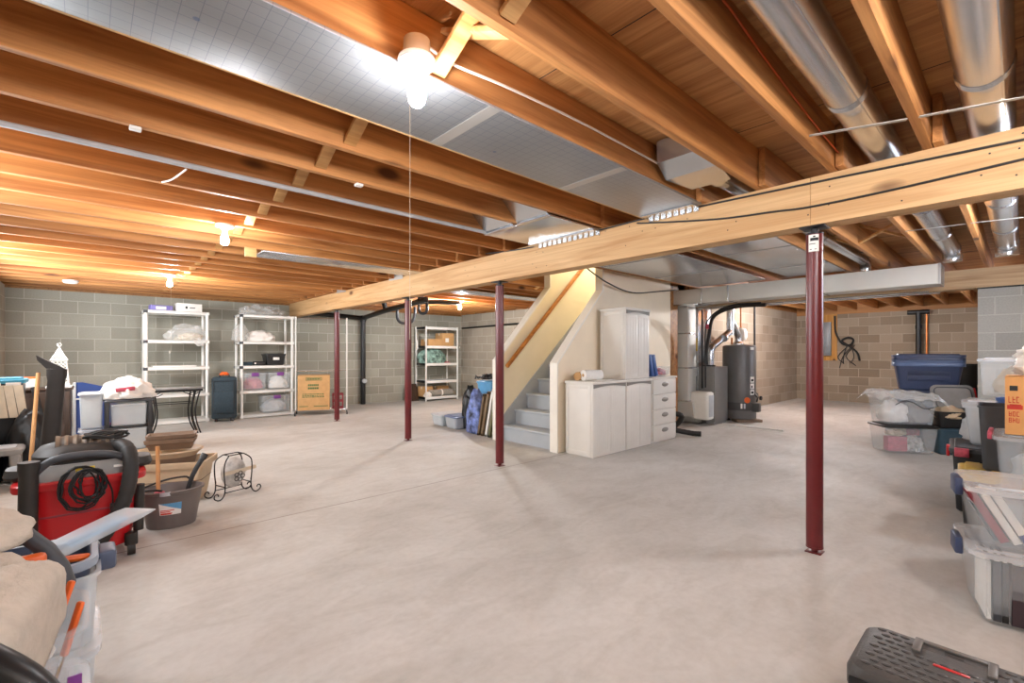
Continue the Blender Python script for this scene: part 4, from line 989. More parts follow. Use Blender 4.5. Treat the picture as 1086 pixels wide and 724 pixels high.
bl = single('fleece_blanket', blanket(), 'fleece', 'beige fleece blanket draped over the pile at the bottom left', 'blanket', smooth=80)
so = bl.modifiers.new('s', 'SOLIDIFY'); so.thickness = .018; so.offset = 1
crumple('fleece_throw', 'fleece', 'rolled beige fleece lump on top of the pile, left edge', 'blanket', (-.29, 1.74, .71), (.36, .26, .10), 14, .16, 1.6)
tote('grey tote under the rolled fleece lump, left edge', (-.50, 1.78, 0), 0, .30, .26, .70, 'frost', 'clearlid', taper=.012)
bb = MB().tube([(-.16, 1.13, .735), (-.095, 1.06, .70), (-.045, 1.01, .66), (-.015, .97, .60), (-.01, .96, .45)], lambda u: .020+.004*math.sin(u*7), 14, smooth=6)
single('black_bag', bb, 'bagk', 'rolled black plastic bag sloping down at the bottom left corner', 'bag', smooth=60)
crumple('clear_film_bag', 'film', 'clear crinkled plastic bag at the very bottom left', 'bag', (-.20, 1.0, .45), (.28, .16, .17), 17, .3)
cs = thing('carton', 'brown carton below the clear film bag at the bottom left', 'box', (-.22, .98, 0)); part('body', MB().box(-.14, -.12, 0, .22, .12, .45, bev=.005), 'card', cs)
# ---------------------------------------------------------------- white shelves and what is on them
def resin_shelf(label, x0, x1, y0, y1, tops):
    t = thing('shelf_unit', label, 'shelf', ((x0+x1)/2, (y0+y1)/2, 0), 0, 'white resin shelf units')
    w, d = x1-x0, y1-y0
    for z in tops:
        mb = MB().box(-w/2, -d/2, z-.012, w/2, d/2, z, bev=.003)
        for sy in (-1, 1): mb.box(-w/2, sy*(d/2-.006)-.006, z-.05, w/2, sy*(d/2-.006)+.006, z-.002, bev=.003)
        for sx in (-1, 1): mb.box(sx*(w/2-.006)-.006, -d/2, z-.05, sx*(w/2-.006)+.006, d/2, z-.002, bev=.003)
        part('shelf', mb, 'resin', t)
    for sx in (-1, 1):
        for sy in (-1, 1):
            mb = MB(); zs = [0]+list(tops)
            for a, b in zip(zs, zs[1:]): mb.tube([(sx*(w/2-.03), sy*(d/2-.03), a), (sx*(w/2-.03), sy*(d/2-.03), b-.011)], .024, 12)
            part('post', mb, 'resin', t)
    for z in tops:
        for sx in (-1, 1):
            for sy in (-1, 1):
                part('corner_cap', MB().box(sx*(w/2-.022)-.028, sy*(d/2-.022)-.028, z-.052, sx*(w/2-.022)+.028, sy*(d/2-.022)+.028, z-.004, bev=.005) if sx < 0 and z > .3 else MB().box(sx*(w/2-.02)-.022, sy*(d/2-.02)-.022, z-.05, sx*(w/2-.02)+.022, sy*(d/2-.02)+.022, z-.004, bev=.005), 'charcoal' if (sx < 0 and z > .6) else 'resin', t)
    return t
T5 = (.06, .50, .955, 1.40, 1.89)
resin_shelf('white plastic shelf unit with empty middle shelves, behind the tiled table', .665, 1.56, 9.50, 9.96, T5)
resin_shelf('white plastic shelf unit holding purple latched bins, beside the black suitcase', 2.02, 2.94, 9.45, 9.92, T5)
a = thing('glove_box', 'purple printed carton on top of the shelf unit behind the tiled table', 'box', (.90, 9.70, 1.89), 6)
part('body', MB().box(-.15, -.08, 0, .15, .08, .09, bev=.004), 'violet', a); part('print', MB().box(-.08, -.082, .02, .06, -.08, .07), 'paper', a)
a = carton('carton', 'white carton on top of the shelf unit next to the purple carton', 'box', (1.28, 9.70, 1.89), 3, .36, .24, .14, 'paper', tape=False)
part('print', MB().box(-.06, -.122, .05, -.03, -.12, .09).box(.0, -.122, .06, .08, -.12, .075), 'inkdark', a)
crumple('film_bag', 'film', 'clear bag of small parts hanging over the second shelf of the left unit', 'bag', (1.26, 9.62, 1.40), (.52, .30, .26), 41, .35, 2.6)
crumple('dried_flowers', 'beige', 'brownish bundle inside the clear bag on the left shelf unit', 'bundle', (1.3, 9.68, 1.40), (.34, .18, .12), 42, .4, 3)
single('film_corner', MB().rings([[Vector((1.30, 9.475, 1.42)), Vector((1.52, 9.475, 1.42)), Vector((1.52, 9.485, 1.42)), Vector((1.30, 9.485, 1.42))], [Vector((1.38, 9.47, 1.30)), Vector((1.46, 9.47, 1.31)), Vector((1.46, 9.48, 1.31)), Vector((1.38, 9.48, 1.30))]]), 'film', 'pointed corner of clear film drooping over the shelf edge', 'film')
single('folded_sheet', MB().box(-.30, -.12, 0, .30, .12, .02, bev=.006), 'paper', 'flat folded white sheet on the middle shelf of the left unit', 'sheet', (1.08, 9.66, .955))
# second unit
cf = crumple('crinkled_film', 'film', 'crinkled silver film bunched on top of the bin shelf unit', 'film', (2.42, 9.66, 1.89), (.66, .34, .17), 44, .45, 3.2)
crumple('white_bag', 'bagw', 'cream stuffed bag on the second shelf of the bin unit', 'bag', (2.40, 9.64, 1.40), (.46, .30, .20), 45, .2)
crumple('hanging_bag', 'film', 'clear stuffed bag bulging over the left end of the bin unit', 'bag', (2.06, 9.62, 1.41), (.26, .30, .28), 46, .2)
bt_ = thing('file_tote', 'black plastic tote with white label on the middle shelf of the bin unit', 'storage tote', (2.63, 9.66, .955), 2)
part('body', tub_mb(.34, .28, .20, .02, .03), 'black', bt_); part('lid', lid_mb(.37, .31, .20, .025, .04), 'black', bt_); part('label', MB().box(-.05, -.141, .10, .06, -.136, .15), 'paper', bt_)
dv = thing('radio', 'low black electronic device left of the black tote on the bin unit', 'device', (2.36, 9.6, .955), -6)
part('body', MB().box(-.10, -.08, 0, .10, .08, .075, bev=.012), 'black', dv); part('button', MB().lathe([(.014, 0), (.014, .004)], 12, m=mat_face((-.07, -.081, .04), (1, 0, 0), (0, 0, 1))), 'paper', dv)
single('camera_case', MB().box(-.09, -.07, 0, .09, .07, .07, bev=.02), 'tealcloth', 'small dark case at the left end of the middle shelf, bin unit', 'case', (2.15, 9.6, .955), 8)
def latch_bin(label, loc, w, d, h):
    t = thing('latch_bin', label, 'storage bin', loc, 0, 'clear bins with purple latches')
    part('body', tub_mb(w, d, h-.02, .018, .03, .004, .006), 'clear', t)
    part('lid', lid_mb(w+.02, d+.02, h-.02, .02, .04, .02), 'clearlid', t)
    part('latch', MB().box(-.06, -d/2-.022, h-.06, .06, -d/2-.010, h+.004, bev=.004), 'purple', t)
    return t
latch_bin('clear bin with purple latch and pink cloth, on the lower shelf of the bin unit', (2.27, 9.66, .50), .40, .34, .32)
latch_bin('clear bin with purple latch and white cloth, right one on the lower shelf', (2.70, 9.66, .50), .40, .34, .32)
latch_bin('large clear purple latched bin on the bottom shelf of the bin unit', (2.64, 9.66, .06), .50, .36, .33)
crumple('folded_clothes', 'pinkred', 'pink clothes inside the left purple latched bin', 'clothes', (2.27, 9.66, .52), (.30, .26, .20), 51)
crumple('folded_clothes', 'paper', 'white clothes inside the right purple latched bin', 'clothes', (2.70, 9.66, .52), (.32, .27, .22), 52)
crumple('folded_clothes', 'ltgrey', 'pale clothes inside the bottom purple latched bin', 'clothes', (2.64, 9.66, .08), (.40, .28, .22), 53)
# suitcase
sc = thing('suitcase', 'upright black suitcase with an orange ribbon between the white shelf units', 'suitcase', (1.77, 9.42, 0), -14)
part('body', MB().rings([rrect(.34, .24, .05, .05), rrect(.37, .27, .06, .07), rrect(.37, .27, .06, .74), rrect(.33, .23, .05, .77)]), 'tealcloth', sc)
part('front_pocket', MB().box(-.15, -.165, .14, .15, -.125, .52, bev=.02), 'tealcloth', sc)
part('piping', MB().tube([(p.x, p.y-.0, .70) for p in rrect(.376, .276, .062, 0)], .005, 6, loop=True).tube([(-.15, -.14, .16), (-.15, -.14, .70)], .006, 6).tube([(.15, -.14, .16), (.15, -.14, .70)], .006, 6), 'black', sc)
part('top_handle', MB().tube([(-.07, 0, .765), (-.06, 0, .80), (.06, 0, .80), (.07, 0, .765)], .012, 8, smooth=4), 'black', sc)
rb_ = crumple_mb(.12, .08, .05, 61, .35); rb_.bm.transform(Matrix.Translation((0, -.02, .80)))
part('ribbon', rb_, 'orange', sc)
for s in (-1, 1): part('wheel', MB().tube([(s*.13-.015, .10, .03), (s*.13+.015, .10, .03)], .03, 14), 'black', sc)
part('foot', MB().box(-.14, -.11, 0, -.09, -.07, .055, bev=.006), 'black', sc)
part('foot', MB().box(.09, -.11, 0, .14, -.07, .055, bev=.006), 'black', sc)
# garment rack
gr = thing('garment_rack', 'thin white and chrome garment rack on casters with nothing hanging', 'garment rack', (3.36, 9.17, 0), -22)
for s in (-1, 1):
    part('upright', MB().tube([(s*.46, 0, .10), (s*.46, 0, 1.86)], .013, 12).tube([(s*.46, 0, 1.82), (s*.46, 0, 1.88)], .016, 12), 'resin', gr)
    part('base_bar', MB().tube([(s*.46, -.20, .09), (s*.46, .20, .09)], .012, 10), 'chrome', gr)
    for q in (-1, 1): part('caster', MB().tube([(s*.46-.012, q*.19, .025), (s*.46+.012, q*.19, .025)], .025, 12).tube([(s*.46, q*.19, .03), (s*.46, q*.19, .09)], .008, 8), 'black', gr)
part('top_rail', MB().tube([(-.46, 0, 1.855), (.46, 0, 1.855)], .009, 10), 'chrome', gr)
part('cross_rail', MB().tube([(-.46, 0, .84), (.46, 0, .84)], .008, 10), 'chrome', gr)
part('lower_rail', MB().tube([(-.46, -.1, .09), (.46, -.1, .09)], .008, 10).tube([(-.46, .1, .09), (.46, .1, .09)], .008, 10), 'chrome', gr)
mb_ = carton('moving_carton', 'large brown moving carton with green print standing on the garment rack base', 'box', (3.245, 9.245, .10), -22, .56, .40, .66, 'card', tape=False)
g = MB()
g.box(-.14, -.203, .565, .14, -.2, .572).box(-.14, -.203, .615, .14, -.2, .622).box(-.14, -.203, .565, -.133, -.2, .622).box(.133, -.203, .565, .14, -.2, .622)
rnd = random.Random(8)
for i in range(9): g.box(-.115+i*.026, -.203, .58, -.098+i*.026, -.2, .607)
for i in range(6): g.box(-.10+i*.032, -.203, .46, -.077+i*.032, -.2, .495)
for i in range(5): g.box(-.10+i*.038, -.203, .40, -.07+i*.038, -.2, .435)
for z in (.30, .27, .245):
    x = -.2
    while x < .18:
        w_ = rnd.uniform(.015, .05); g.box(x, -.203, z, x+w_, -.2, z+.014); x += w_+.012
g.box(-.25, -.203, .07, -.1, -.2, .082).box(0, -.203, .07, .25, -.2, .082)
part('green_print', g, 'green', mb_)
sp = MB().box(-.283, -.16, .36, -.28, .15, .64)
part('side_label', sp, 'paper', mb_)
g = MB()
for z in (.58, .47, .40): g.box(-.285, -.13, z, -.283, .10, z+.035)
part('side_print', g, 'green', mb_)
rc = thing('red_crate', 'small red open crate right of the brown moving carton', 'crate', (3.66, 9.13, .10), -22)
cr = MB()
for z in (0, .13, .26): cr.rings([rrect(.2, .22, .02, z), rrect(.21, .23, .02, z), rrect(.21, .23, .02, z+.03), rrect(.2, .22, .02, z+.03)], loop=True, cap0=False, cap1=False)
for sx in (-1, 1):
    for sy in (-1, 1): cr.box(sx*.09-.012, sy*.10-.012, 0, sx*.09+.012, sy*.10+.012, .28)
part('frame', cr, 'bookred', rc)

# far metal shelf
fs = thing('shelf_unit', 'white and black steel shelf unit in the far corner with brown cartons', 'shelf', (6.58, 10.05, 0))
w, d = .92, .46
for z in (.10, .50, .93, 1.36, 1.83):
    s_ = part('shelf', MB().box(-w/2, -d/2+.02, z-.015, w/2, d/2-.02, z), 'ltgrey', fs)
    part('long_beam', MB().box(-w/2, -d/2-.003, z-.06, w/2, -d/2+.02, z+.004, bev=.003).box(-w/2, d/2-.02, z-.06, w/2, d/2+.003, z+.004, bev=.003), 'whitesteel', s_)
    part('side_beam', MB().box(-w/2-.004, -d/2+.01, z-.05, -w/2+.015, d/2-.01, z+.004, bev=.003).box(w/2-.015, -d/2+.01, z-.05, w/2+.004, d/2-.01, z+.004, bev=.003), 'blacksteel', s_)
for sx in (-1, 1):
    for sy in (-1, 1):
        part('post', MB().box(sx*(w/2+.008)-.016, sy*(d/2+.004)-.016, 0, sx*(w/2+.008)+.016, sy*(d/2+.004)+.016, 1.845, bev=.003), 'whitesteel', fs)
carton('carton', 'wide flat brown carton on the upper shelf of the far steel unit', 'box', (6.42, 10.0, 1.36), 2, .48, .34, .17)
a = carton('carton', 'larger brown carton with white label on the far steel unit', 'box', (6.80, 10.03, 1.36), 0, .34, .34, .33)
part('label', MB().box(-.09, -.174, .10, .01, -.17, .20), 'paper', a)
single('floral_bundle', crumple_mb(.78, .40, .37, 71, .12, 1.4), 'floral', 'stuffed green floral bag on the far steel shelf unit', 'bag', (6.40, 10.0, .93), smooth=60)
single('cloth_pile', crumple_mb(.30, .2, .03, 72, .2), 'pinkred', 'small flat cloth right of the floral bag', 'cloth', (6.82, 10.05, .935), smooth=60)
rg = thing('rolled_rug', 'rolled grey woven rug on the bottom shelf of the far steel unit', 'rug', (6.62, 9.95, .185))
sp_ = []
part('roll', MB().tube([(-.36, 0, 0), (.34, 0, 0)], .085, 24), 'rug', rg)
part('tie', MB().tube([(-.01, 0, 0), (.03, 0, 0)], .088, 24), 'paper', rg)
carton('carton', 'brown carton at the left end of the bottom steel shelf', 'box', (6.26, 10.08, .10), 10, .26, .26, .25)
carton('carton', 'brown carton behind the rolled rug on the bottom steel shelf', 'box', (6.76, 10.14, .10), -3, .34, .2, .24)
crumple('paper_bag', 'paper', 'crumpled white paper on the left end of the bottom steel shelf', 'paper', (6.2, 9.88, .10), (.20, .14, .12), 75)
single('leaning_board', MB().bar((0, 0, 0), (.0, .12, .42), .3, .012, .002, up=(0, 1, 0)), 'cab', 'small dark board leaning at the left of the far steel unit', 'board', (5.93, 10.1, .0))

# beside the stairs
fx = 4.16
rnd = random.Random(12)
frs = [('narrow dark picture frame leaning on the stair wall, left of the stack', 'frame1', 5.30, .62), ('wooden picture frame leaning in the stack beside the stairs', 'frame1', 5.21, .66),
       ('white edged picture frame leaning in the stack beside the stairs', 'paper', 5.12, .70), ('olive picture frame leaning nearest the stair wall', 'olive', 5.05, .74)]
for lab, mt, y, h in frs:
    t = thing('picture_frame', lab, 'picture frame', (fx, y, 0), 0, 'picture frames leaning by the stairs')
    tilt = Matrix.Translation((0, 0, 0)) @ Matrix.Rotation(R(13), 4, 'X')
    fr = MB()
    for bx_ in ((0, -.018, 0, .04, .018, h), (.56, -.018, 0, .60, .018, h), (0, -.018, 0, .60, .018, .04), (0, -.018, h-.04, .60, .018, h)): fr.box(*bx_, m=tilt, bev=.004)
    part('frame', fr, mt, t); part('picture', MB().box(.04, -.003, .04, .56, .006, h-.04, m=tilt), 'cardlt' if mt != 'paper' else 'sky', t)
def bagmb(sx, sy, sz, seed): return crumple_mb(sx, sy, sz, seed, .25, 1.8)
single('patterned_bag', crumple_mb(.26, .34, .62, 81, .16, 1.6), 'bagblue', 'blue and white patterned bag slumped against the leaning frames', 'bag', (4.27, 5.46, 0), smooth=60)
crumple('rubbish_bag', 'bagk', 'black bag behind the blue patterned bag by the stairs', 'bag', (4.46, 5.84, 0), (.28, .30, .58), 82)
bxx = thing('storage_tote', 'sky blue tote with tangled black cables on top, beside the stairs', 'storage tote', (4.60, 5.50, .0))
part('body', tub_mb(.32, .36, .74, .03, .04), 'sky', bxx); part('lid', lid_mb(.35, .39, .735, .03, .05), 'sky', bxx)
cb = MB(); rnd = random.Random(6)
for i in range(14):
    cx, cy, a = rnd.uniform(-.14, .14), rnd.uniform(-.1, .1), rnd.uniform(.05, .12)
    cb.tube([(4.60+cx+a*math.cos(2*PI*k/12), 5.50+cy+a*.8*math.sin(2*PI*k/12), .785+rnd.uniform(0, .08)) for k in range(12)], .009, 6, loop=True)
single('cable_pile', cb, 'wirek', 'tangle of black cables lying on the sky blue tote', 'cables')
tote('flat pale blue clear tote on the floor, nearer the stairs', (4.40, 6.02, 0), -8, .42, .36, .20, 'frost', 'bluelt', taper=.02)
tote('flat pale clear tote on the floor, farther left of the blue bag', (4.42, 6.44, 0), -4, .42, .34, .19, 'frost', 'ltgrey', taper=.02)
crumple('folded_cloth', 'bluelt', 'blue cloth inside the flat tote nearer the stairs', 'cloth', (4.40, 6.02, .02), (.32, .26, .13), 83)
crumple('folded_cloth', 'ltgrey', 'pale cloth inside the flat tote farther from the stairs', 'cloth', (4.42, 6.44, .02), (.32, .26, .12), 84)

# ---------------------------------------------------------------- putty cabinets
def cabinet(label, x0, x1, z0, z1, y0=3.25, y1=3.66, top=True, arch=False):
    t = thing('resin_cabinet', label, 'cabinet', ((x0+x1)/2, (y0+y1)/2, z0), 0, 'putty coloured plastic cabinets')
    w, d, h = x1-x0, y1-y0, z1-z0
    part('body', MB().box(-w/2, -d/2+.003, 0, w/2, d/2, h-.03, bev=.006), 'putty', t)
    sd = MB()
    for a in ((-w/2-.006, -d/2+.03, .02, -w/2, -d/2+.07, h-.04), (-w/2-.006, d/2-.05, .02, -w/2, d/2-.01, h-.04), (-w/2-.0052, -d/2+.0705, .022, -w/2, d/2-.0505, .06), (-w/2-.0052, -d/2+.0705, h-.08, -w/2, d/2-.0505, h-.042)): sd.box(*a, bev=.002)
    part('side_moulding', sd, 'putty', t)
    for s in (-1, 1):
        dm = MB(); xa, xb = (-w/2+.008, -.002) if s < 0 else (.002, w/2-.008)
        dm.box(xa, -d/2, .03, xb, -d/2+.02, h-.075, bev=.005)
        nn = 7
        for i in range(nn): dm.box(xa+.02+(xb-xa-.04)*i/nn+.002, -d/2-.0015, .07, xa+.02+(xb-xa-.04)*(i+1)/nn-.002, -d/2+.001, h-.11, bev=.0015)
        part('door', dm, 'putty', t)
    if top:
        part('top', MB().box(-w/2-.012, -d/2-.008, h-.03, w/2+.012, d/2+.005, h, bev=.006), 'putty', t)
        n = 12
        ar = MB().rings([[Vector((-w/2+.01+(w-.02)*i/n, y, h-.032)) for i in range(n+1)]+[Vector((-w/2+.01+(w-.02)*i/n, y, h-.075+.022*math.sin(PI*i/n))) for i in range(n, -1, -1)] for y in (-d/2-.006, -d/2+.02)])
        part('front_lip', ar, 'puttyd', t)
    part('plinth', MB().box(-w/2+.01, -d/2+.004, 0, w/2-.01, -d/2+.02, .03, bev=.003), 'puttyd', t)
    return t
cabinet('low putty plastic cabinet nearest the stairs with a paper roll on top', 4.20, 4.845, 0, .86)
cabinet('lower putty plastic cabinet under the tall upper cabinet', 4.865, 5.42, 0, .86)
cabinet('upper putty plastic cabinet stacked to make the tall one beside the stairs', 4.875, 5.41, .862, 1.75, y0=3.27)
dcx = thing('drawer_tower', 'putty plastic tower of four drawers with grey oval pulls', 'drawer unit', (5.77, 3.45, 0))
part('body', MB().box(-.31, -.18, 0, .31, .2, .85, bev=.006), 'putty', dcx)
part('top', MB().box(-.325, -.205, .845, .325, .205, .87, bev=.008), 'putty', dcx)
for i in range(4):
    z = .03+i*.204
    d = part('drawer', MB().box(-.295, -.20, z, .295, -.17, z+.195, bev=.007), 'putty', dcx)
    part('pull', MB().lathe([(.001, .014), (.03, .012), (.045, .006), (.05, 0)], 18, m=mat_face((0, -.2, z+.125), (1.9, 0, 0), (0, 0, 1)) @ Matrix.Diagonal((1.7, .62, 1, 1))), 'puttyd', d)
pt = thing('paper_towel_roll', 'white paper towel roll lying on the low putty cabinet', 'paper roll', (4.43, 3.45, .925))
part('roll', MB().tube([(-.12, .03, 0), (.13, -.03, 0)], .062, 24), 'paper', pt); part('core', MB().tube([(-.122, .0305, 0), (.132, -.0305, 0)], .02, 14), 'card', pt)
single('paper_sheet', MB().box(-.14, -.09, 0, .14, .09, .006, bev=.001), 'paper', 'loose white paper under the right end of the paper towel roll', 'paper', (4.62, 3.40, .861), 12)
single('card_tube', MB().tube([(0, 0, .05), (.1, .02, .05)], .05, 16), 'card', 'short brown cardboard tube behind the paper towel roll', 'tube', (4.30, 3.56, .861))
for i, (x, lab) in enumerate(((5.53, 'royal blue binder on the drawer tower, the left one leaning'), (5.62, 'royal blue binder on the drawer tower, against the leaning one'))):
    t = thing('binder', lab, 'binder', (x, 3.42, .872), 0, 'blue binders on the drawer tower')
    tl_ = Matrix.Rotation(R(-14 if i == 0 else -16), 4, 'Y')
    part('cover', MB().box(-.03, -.14, 0.0, .03, .14, .29, m=tl_ @ Matrix.Translation((0, 0, .012)), bev=.004), 'royal', t)
cb_ = thing('craft_box', 'small clear box with pink bits on the drawer tower', 'box', (5.88, 3.40, .87))
part('body', tub_mb(.26, .2, .13, .012, .02, .003, .004), 'clear', cb_)
crumple('craft_bits', 'pinkred', 'pink bits inside the small clear box on the drawer tower', 'bits', (5.88, 3.40, .885), (.2, .14, .085), 91)
hs = MB().tube([(6.18, 3.55, .04), (6.30, 3.40, .12), (6.32, 3.30, .28), (6.22, 3.45, .30), (6.2, 3.5, .12), (6.34, 3.2, .05), (6.40, 3.05, .045)], hosewave(50), 12, smooth=9)
single('vacuum_hose', hs, 'hose', 'black ribbed hose heaped on the floor right of the drawer tower', 'hose')
# ---------------------------------------------------------------- right side totes
# alcove stack
tote('clear tote with red wrapped gifts at the bottom in the alcove', (7.27, .97, 0), -53, .56, .38, .33, 'clear', 'black', taper=.03, group='clear totes in the alcove')
tote('clear tote full of wrapped things under crinkled film in the alcove', (7.27, .98, .335), -53, .56, .38, .34, 'clear', None, taper=.03, group='clear totes in the alcove')
ca, sa = math.cos(R(-53)), math.sin(R(-53))
def loc(cx, cy, x, y, z): return (cx+x*ca-y*sa, cy+x*sa+y*ca, z)
single('gift_box', MB().box(-.10, -.05, 0, .10, .05, .17, bev=.004), 'pinkred', 'red wrapped gift box low at the left in the bottom clear tote', 'gift', loc(7.27, .97, -.12, -.08, .024), -53)
single('gift_box', MB().box(-.07, -.04, 0, .07, .04, .07, bev=.004), 'pinkred', 'small red gift box higher up in the bottom clear tote', 'gift', loc(7.27, .97, .14, .08, .19), -53)
crumple('tinsel_ball', 'stone', 'silver tinsel ball in the bottom clear tote', 'tinsel', loc(7.27, .97, .08, -.05, .024), (.22, .18, .16), 101, .3, 4)
crumple('plush_toy', 'tan', 'tan soft bundle lying over the gifts in the bottom clear tote', 'bundle', loc(7.27, .97, -.06, .02, .2), (.34, .18, .10), 102)
crumple('wrapped_things', 'bagw', 'pale wrapped things filling the upper clear tote in the alcove', 'bundle', loc(7.27, .98, -.10, 0, .36), (.28, .28, .24), 103)
crumple('wrapped_things', 'greyp', 'grey wrapped things filling the upper clear tote in the alcove', 'bundle', loc(7.27, .98, .14, 0, .36), (.24, .28, .22), 104)
def film():
    b = bmesh.new(); N = 30; V = []
    for i in range(N+1):
        row = []
        for j in range(N+1):
            u, v = i/N-.5, j/N-.5
            x, y = u*.78, v*.56
            ox = max(0, abs(x)-.285); oy = max(0, abs(y)-.20)
            z = .03-(ox+oy)*.75+noise.noise(Vector((u*7, v*7, 3)))*.045+noise.noise(Vector((u*19, v*19, 5)))*.018 - .05*u
            row.append(b.verts.new((x*(.92), y*.92, z)))
        V.append(row)
    for i in range(N):
        for j in range(N): b.faces.new((V[i][j], V[i+1][j], V[i+1][j+1], V[i][j+1]))
    m = MB(); m._add(b); return m
fi = single('crinkled_film', film(), 'film', 'crinkled clear film draped over the upper clear tote in the alcove', 'film', (7.27, .98, .69), -53, smooth=70)
so = fi.modifiers.new('s', 'SOLIDIFY'); so.thickness = .006
single('draped_cable', MB().tube([loc(7.27, .98, x, -.215, z) for x, z in ((-.18, .58), (-.08, .63), (.02, .60), (.12, .54), (.22, .56))], .005, 6, smooth=5), 'wirek', 'thin black cord hanging over the film covered tote', 'cord')
# navy totes
def navy(label, z, h, w=.66, d=.44, lid=False, taper=.045):
    t = thing('navy_tote', label, 'storage tote', (8.15, .84, z), -79, 'stacked navy totes in the alcove')
    part('body', tub_mb(w, d, h, taper, .05, .005, .016), 'blue', t)
    part('rim_band', MB().rings([rrect(w+.040, d+.040, .07, h-.05), rrect(w+.044, d+.044, .07, h-.045), rrect(w+.044, d+.044, .07, h-.01), rrect(w+.030, d+.030, .07, h+.001)], False, False), 'bluelt' if not lid else 'blue', t)
    if lid: part('lid', lid_mb(w+.05, d+.05, h+.001, .04, .07, .05), 'blue', t)
    part('front_panel', MB().box(-w/2*.62, -d/2+.012, h*.35, w/2*.62, -d/2+.03, h*.68, bev=.004), 'blue', t)
    return t
navy('navy tote standing on the floor behind the film covered tote', 0, .66, .62, .42, True)
navy('navy tote forming the base of the nested navy stack', .705, .36)
navy('navy tote nested second in the navy stack', .775, .34)
navy('topmost lidded navy tote of the nested stack', .845, .29, lid=True)
bk_ = thing('black_tote', 'tall black tote showing behind the right end of the navy stack', 'storage tote', (8.78, .46, 0), -79)
part('body', tub_mb(.40, .40, 1.04, .02, .04), 'black', bk_); part('handle', MB().box(-.25, -.05, .98, .24, .05, 1.02, bev=.01), 'black', bk_)
gl = thing('grey_lid', 'grey tote lid with red edge leaning beside the film covered tote', 'lid', (7.62, .52, .50), -60)
tl_ = Matrix.Rotation(R(-20), 4, 'X')
part('panel', MB().rings([[tl_ @ Vector((p.x, y, p.y+.16)) for p in rrect(.42, .32, .06, 0)] for y in (0, .025)]), 'greyp', gl)
part('rim', MB().tube([tl_ @ Vector((p.x, -.002, p.y+.16)) for p in rrect(.36, .26, .05, 0)], .006, 6, loop=True), 'charcoal', gl)
part('red_edge', MB().bar(tl_ @ Vector((.215, .012, .04)), tl_ @ Vector((.215, .012, .29)), .03, .02, .004), 'red', gl)
tote('dark teal tote on the floor right of the gift tote', (7.60, .55, 0), -60, .46, .40, .30, 'tealdk', 'tealdk')
tote('black tote on the dark teal tote, below the grey lid', (7.60, .55, .305), -60, .44, .38, .20, 'black', None)
crumple('woven_bundle', 'tan', 'tan woven bundle lying in the black tote below the grey lid', 'bundle', (7.55, .58, .42), (.34, .30, .13), 105)
yt = thing('yellow_lid_tote', 'black tote with yellow lid in the alcove behind the pier bins', 'storage tote', (8.15, .12, .0), -84)
part('body', tub_mb(.44, .36, .76, .02, .04), 'black', yt); part('lid', lid_mb(.48, .40, .755, .05, .06), 'yellow', yt)

# pile against the right wall
kt = thing('tough_tote', 'black tote with yellow lid on the floor behind the nearest clear totes', 'storage tote', (4.36, .10, 0), -86)
part('body', tub_mb(.36, .46, .38, .02, .03), 'black', kt); part('lid', lid_mb(.38, .48, .38, .045, .04), 'yellow', kt)
part('lid_rib', MB().box(-.15, -.19, .424, -.08, .19, .432, bev=.003).box(-.035, -.19, .424, .035, .19, .432, bev=.003).box(.08, -.19, .424, .15, .19, .432, bev=.003), 'yellow', kt)
bt2 = thing('black_tote', 'black lidded tote with red latch on the floor in front of the white bin', 'storage tote', (5.10, .16, 0), -86)
part('body', tub_mb(.42, .56, .45, .02, .03), 'black', bt2); part('lid', lid_mb(.46, .60, .45, .035, .04), 'charcoal', bt2); part('latch', MB().box(-.245, -.22, .40, -.225, -.12, .48, bev=.006), 'red', bt2); part('end_latch', MB().box(-.2, -.325, .42, -.12, -.305, .485, bev=.006), 'pinkred', bt2)
wbk = thing('wastebasket', 'slim dark grey wastebasket standing upright among the right hand totes', 'wastebasket', (4.44, .085, .426), -88)
part('body', tub_mb(.22, .36, .42, .02, .03, .004, .006), 'charcoal', wbk)
wbn = thing('white_bin', 'translucent white bin left of the dark grey wastebasket', 'bin', (5.14, .175, .487), -86)
part('body', tub_mb(.26, .36, .30, .03, .04), 'frost', wbn); part('lid', lid_mb(.30, .40, .30, .04, .06, .03), 'clearlid', wbn)
crumple('packed_cloth', 'ltgrey', 'pale cloth inside the translucent white bin', 'cloth', (5.14, .175, .505), (.2, .28, .22), 110)
sp_ = thing('support_tote', 'tote hidden behind the wastebasket, carrying the tall clear tote', 'storage tote', (5.3, -.16, 0), -88)
part('body', tub_mb(.30, .44, .84, .02, .03), 'black', sp_)
ct = tote('tall clear tote with pinkish cloth beside the block pier', (5.35, .05, .845), -88, .36, .40, .30, 'clear', 'clearlid', taper=.015)
crumple('packed_cloth', 'beige', 'pinkish beige cloth inside the tall clear tote', 'cloth', (5.35, -.02, .865), (.28, .30, .22), 111)
single('rag_on_tote', crumple_mb(.34, .30, .10, 112, .2), 'bagw', 'folded white plastic on top of the tall clear tote', 'plastic', (5.2, -.12, 1.152), smooth=60)
bl_ = thing('blue_bucket', 'blue bucket with wire handle beside the orange brown carton', 'bucket', (4.75, .03, .69))
part('body', MB().lathe([(.07, 0), (.085, .16), (.095, .165), (.095, .185), (.08, .185), (.066, .01)], 24), 'royal', bl_)
part('bail', MB().tube([(0, .09, .15), (-.09, .05, .07), (-.10, -.03, .06), (0, -.09, .15)], .004, 6, smooth=5), 'chrome', bl_)
single('support_box', MB().box(-.15, -.16, 0, .13, .15, .69, bev=.004), 'card', 'brown box under the blue bucket, behind the wastebasket', 'box', (4.75, -.03, 0))
